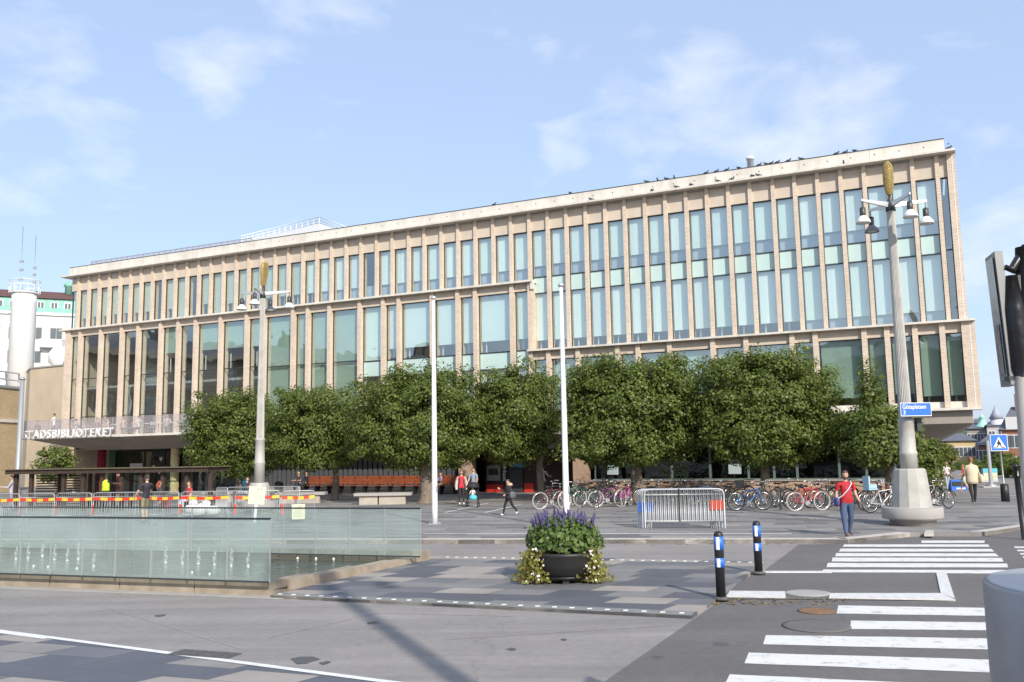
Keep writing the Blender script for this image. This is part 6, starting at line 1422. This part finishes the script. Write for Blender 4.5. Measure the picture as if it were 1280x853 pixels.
    body = b.build('person', mats, None, (loc[0], loc[1], loc[2]-(sit*0)), yaw); tag(body, name_label, cat, group)
    post = lambda mb: setattr(mb, 'v', [tuple((K @ Vector(p))-Vector((0, 0, dz_))) for p in mb.v])
    if hair is not None and not hat:
        hb_ = MB(); vs = []; fs = []
        for i in range(n//2+3):
            ph = math.pi*(1-i/n); 
        rows = 11
        for i in range(rows):
            z = 1-i*(1.25/(rows-1)); z = max(-.6, z); r = math.sqrt(max(0, 1-min(1, z*z)))
            for j in range(n):
                a = 2*math.pi*j/n; x, y = r*math.cos(a), r*math.sin(a); front = max(0, -y); zz = z
                if front > .25: zz = max(z, .42+.15*(1-front))
                r2 = math.sqrt(max(0, 1-min(1, zz*zz))); x, y = r2*math.cos(a), r2*math.sin(a)
                vs.append((x*.083, y*.104+.004, zz*.128+.004))
        fs = [(i*n+j, (i+1)*n+j, (i+1)*n+(j+1) % n, i*n+(j+1) % n) for i in range(rows-1) for j in range(n)]
        hb_.add(vs, fs, 0, True, HM)
        if long_hair: hb_.add([], []); q = MB(); q.tube([(0, .06, .04), (0, .095, -.06), (0, .10, -.16), (0, .085, -.25)], [.075, .085, .075, .03], 10); hb_.add(q.v, q.f, 0, True, HM)
        post(hb_); ho = hb_.build('hair', cm(hair, .6), body)
    if coat:
        cc, zb, wd = coat; q = MB(); prof = [(.165*wd, zb), (.185*wd, zb+.12), (.182*wd, .95), (.175*wd, 1.1), (.190*wd, 1.27), (.175, 1.40), (.09, 1.475), (.06, 1.50)]; q.lathe(prof, 20, 0, (0, 0), True, .76)
        q.v = [tuple(tilt(p)) for p in q.v]; post(q); q.build('coat', cm(cc), body)
    if skirt:
        cc, zb, wd = skirt; q = MB(); q.lathe([(.22*wd, zb), (.19*wd, .80), (.145, 1.02)], 20, 0, (0, 0), True, .8); post(q); q.build('skirt', cm(cc), body)
    if bag:
        cc, pos, sz, strap = bag; q = MB(); x, y, z = pos; a, c2, d2 = sz; q.add([], []); q.ball((x, y, z), 1, 0, 10, (a, c2, d2)); q.v = [(min(max(p[0], x-a*.82), x+a*.82), min(max(p[1], y-c2*.85), y+c2*.85), min(max(p[2], z-d2*.85), z+d2*.85)) for p in q.v]
        post(q); bo = q.build('bag', cm(cc, .6), body)
        if strap: q = MB(); q.tube([tilt(p) for p in strap], .014, 6); post(q); q.build('strap', cm(strap_col.get(name_label, cc), .6), bo)
    return body
strap_col = {}
def at(px, py, zz=None): return G(px, py, Z_PL if zz is None else zz)
def facing(P, px_dir):                   # yaw that makes the figure face a direction given in degrees: 0 = towards the camera, 90 = to the right
    return R(px_dir)
# the man in red
P = at(1061, 672.5, .06)
lb = 'man in red printed T-shirt and blue jeans with a bag strap across his chest'; strap_col[lb] = (.70, .70, .74)
hgt = 79.5/FPX*P.y
b_ = person(lb, (P.x, P.y, .10), R(2), hgt, shirt=(.42, .015, .02), sleeve=.30, trousers=(.065, .10, .18), shoes=(.10, .07, .06), hair=(.09, .05, .03), legs=((13, 4), (-10, 12)), arms=((-8, 9, 22), (8, 8, 42)), head_yaw=-22, fat=1.32, tum=.03, beard=True,
       bag=((.06, .07, .22), (-.27, .0, .93), (.07, .15, .14), [(.15, .02, 1.475), (.11, -.125, 1.41), (-.02, -.185, 1.25), (-.16, -.16, 1.10), (-.27, -.02, 1.00)]))
q = MB()
for (x0, z0, x1, z1) in ((-.08, 1.27, -.02, 1.285), (0, 1.275, .07, 1.29), (-.06, 1.235, .08, 1.25), (-.02, 1.20, .09, 1.212), (-.09, 1.305, .04, 1.32)):
    kk = hgt/1.75; q.add([(x0*kk, -.195*kk, z0*kk), (x1*kk, -.195*kk, (z0+.01)*kk), (x1*kk, -.195*kk, z1*kk), (x0*kk, -.195*kk, (z1-.01)*kk)], [(0, 1, 2, 3)])
q.build('shirt_print', mat('shirt print', (.38, .22, .45), .7), b_)
# walking woman in black
P = at(636, 645); h = 45.0/FPX*P.y
person('woman in black walking left with a fur collar, grey shoulder bag and white shoes', (P.x, P.y, Z_PL), R(-62), h, shirt=(.02, .02, .024), sleeve=1.0, trousers=(.018, .018, .02), shoes=(.8, .8, .8), hair=(.05, .035, .03), legs=((22, 8), (-22, 22)), arms=((30, 6, 95), (12, 8, 60)), head_pitch=14, coat=((.022, .022, .026), .80, .98), bag=((.10, .10, .11), (.20, .12, 1.02), (.08, .20, .19), [(.10, .0, 1.46), (.17, .06, 1.3), (.2, .1, 1.15)]))
o = MB().ball((0, 0, 0), .1, 0, 10, (1.5, 1.2, .8)).build('fur_collar', cm((.50, .38, .24), .95), [c for c in COL.objects if c.get('label', '').startswith('woman in black walking')][0], (0, .05, h*.84))
# couple with the pushchair
P = at(577, 631); dC = P.y
person('woman in a red top and black trousers with a pale cardigan, standing beside the pushchair', (P.x, P.y, Z_PL), R(8), 41.5/FPX*dC, shirt=(.55, .03, .05), sleeve=.0, trousers=(.02, .02, .024), shoes=(.8, .8, .78), hair=(.10, .05, .03), legs=((2, 2), (3, 3)), arms=((-8, 22, 10), (5, 14, 30)), coat=None)
cw = [c for c in COL.objects if c.get('label', '').startswith('woman in a red top')][0]
q = MB(); kk = 41.5/FPX*dC/1.75
for s in (-1, 1): q.tube([(s*.20*kk, .03, 1.42*kk), (s*.24*kk, .04, 1.15*kk), (s*.27*kk, .03, .95*kk), (s*.24*kk, .06, .78*kk)], [.06*kk, .085*kk, .085*kk, .05*kk], 10)
q.build('cardigan', cm((.55, .48, .42)), cw)
P2 = D(592, 631, dC+1.2)
person('man in a blue checked shirt and sand trousers standing behind the pushchair', (P2.x, P2.y, Z_PL), R(-6), 41.5/FPX*dC*1.06, shirt=(.22, .28, .36), sleeve=.35, trousers=(.45, .30, .18), shoes=(.1, .08, .07), hair=(.05, .03, .02), legs=((4, 2), (-4, 5)), arms=((26, 8, 40), (26, 8, 40)))
P = at(591, 634.0); t = thing('pushchair', 'black pushchair with a turquoise cover and a toddler in it', 'pushchair', (P.x, P.y, Z_PL), R(-4))
b = MB(); 
for s in (-.24, .24): b.tube([(s, .35, 1.05), (s, .1, .62), (s, -.35, .20)], .018, 6); b.tube([(s, .30, .15), (s, .05, .55)], .016, 6); b.tube([(s, .30, .15), (s, -.35, .2)], .012, 5)
b.tube([(-.24, .35, 1.05), (.24, .35, 1.05)], .018, 6); b.build('frame', M_BLACK, t)
for x in (-.26, .26):
    for y in (-.35, .30): w = MB().torus((0, 0, 0), .085, .022, 'Y', 20, 6).build('wheel', M_BLACK, t, (x, y, .10), R(90))
b = MB(); b.box((-.2, -.1, .42), (.2, .2, .48)); b.box((-.2, .16, .45), (.2, .22, .95)); b.build('seat', cm((.02, .02, .025)), t)
vs = MB(); vs.lathe([(.30, 0), (.28, .10), (.2, .2), (.05, .26)], 16, 0, (0, .10)); vs.v = [(p[0], p[1], p[2]+.86) for p in vs.v]; vs.build('hood', cm((.02, .02, .025)), t)
MB().ball((.04, -.16, .42), .19, 0, 10, (1, .9, .75)).build('cover', cm((.10, .45, .52)), t)
person('toddler in a white top seated in the black pushchair', (P.x, P.y-.0, Z_PL+.08), R(-4), .82, shirt=(.7, .68, .68), sleeve=.6, trousers=(.5, .45, .42), hair=(.25, .15, .08), legs=((80, 60), (80, 60)), arms=((30, 12, 40), (30, 12, 40)), sit=.3, child=True)
# seated on the long bench
def on_bench(px, label, **kw):
    p = bench_pt(px, -.55); h = kw.pop('h', 1.65); k = h/1.75
    person(label, (p.x, p.y, Z_PL+.54-.83*k), TH+kw.pop('turn', 0.0), h, sit=.5, **kw)
on_bench(373.5, 'blond person in dark clothes reading at the left end of the red bench', shirt=(.06, .05, .05), sleeve=.4, trousers=(.03, .03, .03), hair=(.55, .36, .14), legs=((82, 80), (84, 70)), arms=((25, 10, 70), (25, 10, 70)), head_pitch=18)
on_bench(383, 'dark haired person in black beside the reader on the red bench', shirt=(.02, .02, .025), sleeve=1.0, trousers=(.02, .02, .025), hair=(.03, .02, .02), legs=((82, 80), (84, 70)), arms=((20, 10, 50), (20, 10, 50)))
on_bench(551, 'child in a lilac shirt sitting near the right end of the red bench', h=1.4, turn=-.5, shirt=(.32, .30, .50), sleeve=.4, trousers=(.55, .35, .15), hair=(.40, .22, .09), legs=((82, 60), (84, 50)), arms=((35, 10, 60), (35, 10, 60)), head_yaw=-30)
P = D(679, 620, 49); person('man in a white shirt and shorts standing behind the slim mottled trunk', (P.x, P.y, Z_PL), R(150), 1.72, shirt=(.6, .6, .6), sleeve=.4, trousers=(.10, .09, .09), leg_cover=.5, legs=((16, 4), (-18, 16)), arms=((35, 12, 50), (0, 12, 15)))
# right background
P = at(1217.5, 629); h = 56/FPX*P.y
lb = 'woman in a beige coat seen from behind with a large cream shoulder bag'
b_ = person(lb, (P.x, P.y, Z_PL), R(172), h, shirt=(.60, .50, .34), sleeve=1.0, trousers=(.03, .025, .025), shoes=(.10, .10, .10), hair=(.28, .11, .05), legs=((14, 4), (-14, 12)), arms=((5, 12, 15), (10, 14, 40)), fat=1.10, coat=((.62, .52, .36), .74, 1.25), bag=((.66, .57, .42), (-.30, .05, .93), (.09, .19, .20), [(-.10, .02, 1.47), (-.2, .06, 1.3), (-.27, .06, 1.1)]))
P = at(1185, 614); person('woman in a white printed top and pale trousers walking towards the camera', (P.x, P.y, Z_PL), R(10), 36.5/FPX*P.y, shirt=(.68, .62, .62), sleeve=.35, trousers=(.36, .42, .50), shoes=(.6, .6, .6), hair=(.03, .02, .02), long_hair=True, legs=((10, 4), (-12, 10)), arms=((5, 16, 10), (-5, 18, 15)), coat=((.66, .56, .57), .86, .95))
P = at(1206, 615.5); person('woman in a red top and pale skirt beside the blue box', (P.x, P.y, Z_PL), R(-120), 34/FPX*P.y, shirt=(.55, .03, .03), sleeve=.3, trousers=(.5, .5, .42), leg_cover=.45, shoes=(.5, .3, .2), hair=(.3, .15, .07), legs=((18, 4), (-16, 12)), arms=((20, 10, 60), (20, 10, 60)), skirt=((.45, .48, .38), .62, .9))
# left: behind the barriers, in the shelter
P = D(131, 640, 42.0); person('worker in a yellow high visibility vest inside the shelter', (P.x, P.y, Z_PL), R(160), 1.72, skin=M_SKIND, shirt=(.02, .02, .02), sleeve=.4, trousers=(.05, .05, .07), hair=(.02, .02, .02), arms=((70, 10, 20), (20, 10, 40)), legs=((4, 2), (-4, 4)), coat=((.55, .75, .03), .95, 1.02))
P = D(181, 640, 34.2); person('man in a dark T-shirt and olive shorts leaning on the barriers behind the pool', (P.x, P.y, Z_PL), R(-130), 1.80, shirt=(.03, .03, .04), sleeve=.35, trousers=(.22, .20, .12), leg_cover=.5, hair=(.04, .03, .02), legs=((16, 24), (-6, 6)), arms=((40, 16, 25), (20, 20, 20)), lean=-10, fat=1.1)
P = D(13, 640, 44); person('person in a pale jacket and cap reading at the far left', (P.x, P.y, Z_PL), R(-70), 1.72, shirt=(.40, .38, .42), sleeve=1.0, trousers=(.36, .35, .40), hair=(.04, .03, .03), arms=((35, 8, 60), (30, 8, 70)), legs=((8, 4), (-8, 8)), head_pitch=12)
P = D(198, 640, 40.8); person('person with long red hair sitting in the shelter', (P.x, P.y, Z_PL-.30), R(140), 1.7, shirt=(.05, .05, .05), sleeve=1.0, trousers=(.35, .03, .03), hair=(.28, .06, .03), long_hair=True, legs=((82, 80), (82, 80)), sit=.5)
P = D(235.5, 640, 41.2); person('person in a red top sitting near the right end of the shelter', (P.x, P.y, Z_PL-.30), R(-30), 1.65, shirt=(.45, .05, .05), sleeve=.4, trousers=(.5, .5, .5), hair=(.18, .07, .04), long_hair=True, legs=((82, 80), (82, 80)), sit=.5)
P = D(308, 640, 47.5); person('person in black and white sitting beside the turquoise column', (P.x, P.y, Z_PL-.30), R(60), 1.68, shirt=(.05, .05, .06), sleeve=.6, trousers=(.6, .6, .62), hair=(.04, .03, .02), legs=((82, 80), (82, 80)), arms=((30, 10, 80), (30, 10, 60)), sit=.5)
# guests on the balcony
def on_balcony(px, y, label, seated=True, **kw):
    s_ = F(px, 530, -y)[0]; p = FO+FU*s_-FN*y; h = kw.pop('h', 1.7)
    person(label, (p.x, p.y, Z3-(.42 if seated else 0)), TH+R(kw.pop('turn', 0)), h, sit=.5 if seated else 0, legs=((82, 80), (82, 80)) if seated else ((3, 2), (3, 3)), **kw)
on_balcony(67.5, -2.2, 'man in a white shirt standing on the balcony above the big letters', False, shirt=(.75, .75, .75), sleeve=.5, trousers=(.30, .28, .32), hair=(.03, .02, .02), turn=-60, arms=((25, 8, 80), (25, 8, 70)))
for px, y, c, tn, lb in ((47, -1.6, (.14, .13, .14), 40, 'guest in dark grey at the left end of the balcony'), (95, -1.8, (.50, .46, .46), -60, 'guest in light grey seated on the balcony behind the letters'), (121, -2, (.35, .22, .2), 30, 'guest in brown seated on the balcony, above the letter O'), (135, -1.5, (.62, .5, .5), -40, 'guest in pale pink seated at the balcony rail, above the last letters'), (154, -2, (.55, .38, .34), 60, 'guest leaning back on the balcony just right of the letters'), (174, -2.0, (.72, .70, .70), -80, 'guest in a white top seated on the balcony, midway to the trees'), (209, -2, (.5, .42, .36), 50, 'guest in beige on the balcony, second from the leftmost tree'), (233, -2, (.22, .32, .55), -70, 'guest in a blue shirt on the balcony next to the leftmost tree')):
    on_balcony(px, y, lb, True, shirt=c, sleeve=.45, trousers=(.2, .2, .22), hair=(.06, .04, .03), turn=tn, arms=((20, 10, 60), (30, 10, 70)))
ch_ = None
def cafe_chair(px, y, tn):
    global ch_
    s_ = F(px, 530, -y)[0]; p = FO+FU*s_-FN*y
    if ch_ is None:
        ch_ = thing('cafe_chair', 'light metal cafe chair on the library balcony', 'chair', (p.x, p.y, Z3), TH+tn, 'cafe chairs on the balcony'); m_ = M_ALU
        MB().box((-.2, -.2, .43), (.2, .2, .46)).build('seat', m_, ch_); MB().box((-.2, .18, .6), (.2, .2, .85)).build('backrest', m_, ch_)
        for sx_ in (-.18, .18): MB().tube([(sx_, -.18, 0), (sx_, -.17, .43)], .014, 6).build('leg', m_, ch_); MB().tube([(sx_, .2, 0), (sx_, .18, .85)], .014, 6).build('leg', m_, ch_)
    else:
        c = copy_tree(ch_); c.location = (p.x, p.y, Z3); c.rotation_euler.z = TH+tn
for px, y, tn in ((47, -1.6, .7), (95, -1.8, -1), (121, -2, .5), (135, -1.5, -.7), (154, -2, 1), (162, -2.2, -.5), (174, -2, -1.4), (190, -1.8, .4), (209, -2, .9), (233, -2, -1.2), (222, -2.2, .2)): cafe_chair(px, y, tn)
tb_ = None
for px, y in ((108, -1.9), (145, -1.9), (182, -2.1), (198, -1.7), (216, -2.0)):
    s_ = F(px, 530, -y)[0]; p = FO+FU*s_-FN*y
    if tb_ is None:
        tb_ = thing('cafe_table', 'small round cafe table on the library balcony', 'table', (p.x, p.y, Z3), 0, 'cafe tables on the balcony'); MB().lathe([(.35, .70), (.35, .73)], 24).build('table_top', M_WHITE, tb_); MB().lathe([(.2, 0), (.2, .02), (.03, .04), (.03, .70)], 16).build('pedestal', M_ALU, tb_)
    else: c = copy_tree(tb_); c.location = (p.x, p.y, Z3)

# ------------------------------------------------------------------ the lamp post whose long shadow crosses the road
sh = G(398, 726); d_ = Vector((-math.sin(SUN_AZ), math.cos(SUN_AZ), 0)); HL = 15.6; Lh = (HL-1.2)/math.tan(SUN_EL); base = Vector((sh.x, sh.y, 0))-d_*Lh
big_lamp(base, HL, 'tall lamp post behind the viewer, casting the long shadow on the road', ARMS, .92)
# the far sides of the square, seen mirrored in the library windows
def opposite(name, label, c, ang, L, dp, H, mw, rows, cols, tower=None):
    t = thing(name, label, 'building', (c[0], c[1], 0), R(ang)); MB().box((0, 0, -.02), (L, dp, H)).build('wall', mw, t); MB().box((-.4, -.4, H), (L+.4, dp+.4, H+.6)).build('cornice', M_CONC_D, t)
    MB().add([(0, 0, H+.6), (L, 0, H+.6), (L, dp, H+.6), (0, dp, H+.6), (3, dp/2, H+3.4), (L-3, dp/2, H+3.4)], [(0, 1, 5, 4), (1, 2, 5), (2, 3, 4, 5), (3, 0, 4)]).build('roof', M_SLATE, t)
    for x in (.2, .55, .8): MB().box((L*x, dp/2-1, H+2), (L*x+1.6, dp/2+1, H+5)).build('chimney', mw, t)
    windows_on(t, 0, L, 0, rows, cols, 1.5, 2.2, M_GREY, M_WIN); windows_on
M_OPP = mat('dark brown render', (.16, .13, .10), .85, noise=.1)
opposite('theatre_building', 'dark theatre on the left side of the square, mirrored in the left windows', (-58, 0), 90, 62, 20, 13.5, M_OPP, (3, 7, 10), 14)
opposite('apartment_block', 'dark apartment block across the square, mirrored low in the right windows', (50, -75), 172, 46, 14, 22, M_OPP, (3, 7, 11, 15), 12)
opposite('museum_building', 'broad dark museum across the square, mirrored low in the middle windows', (2, -72), 168, 60, 16, 19, M_OPP, (3, 8, 13), 12)
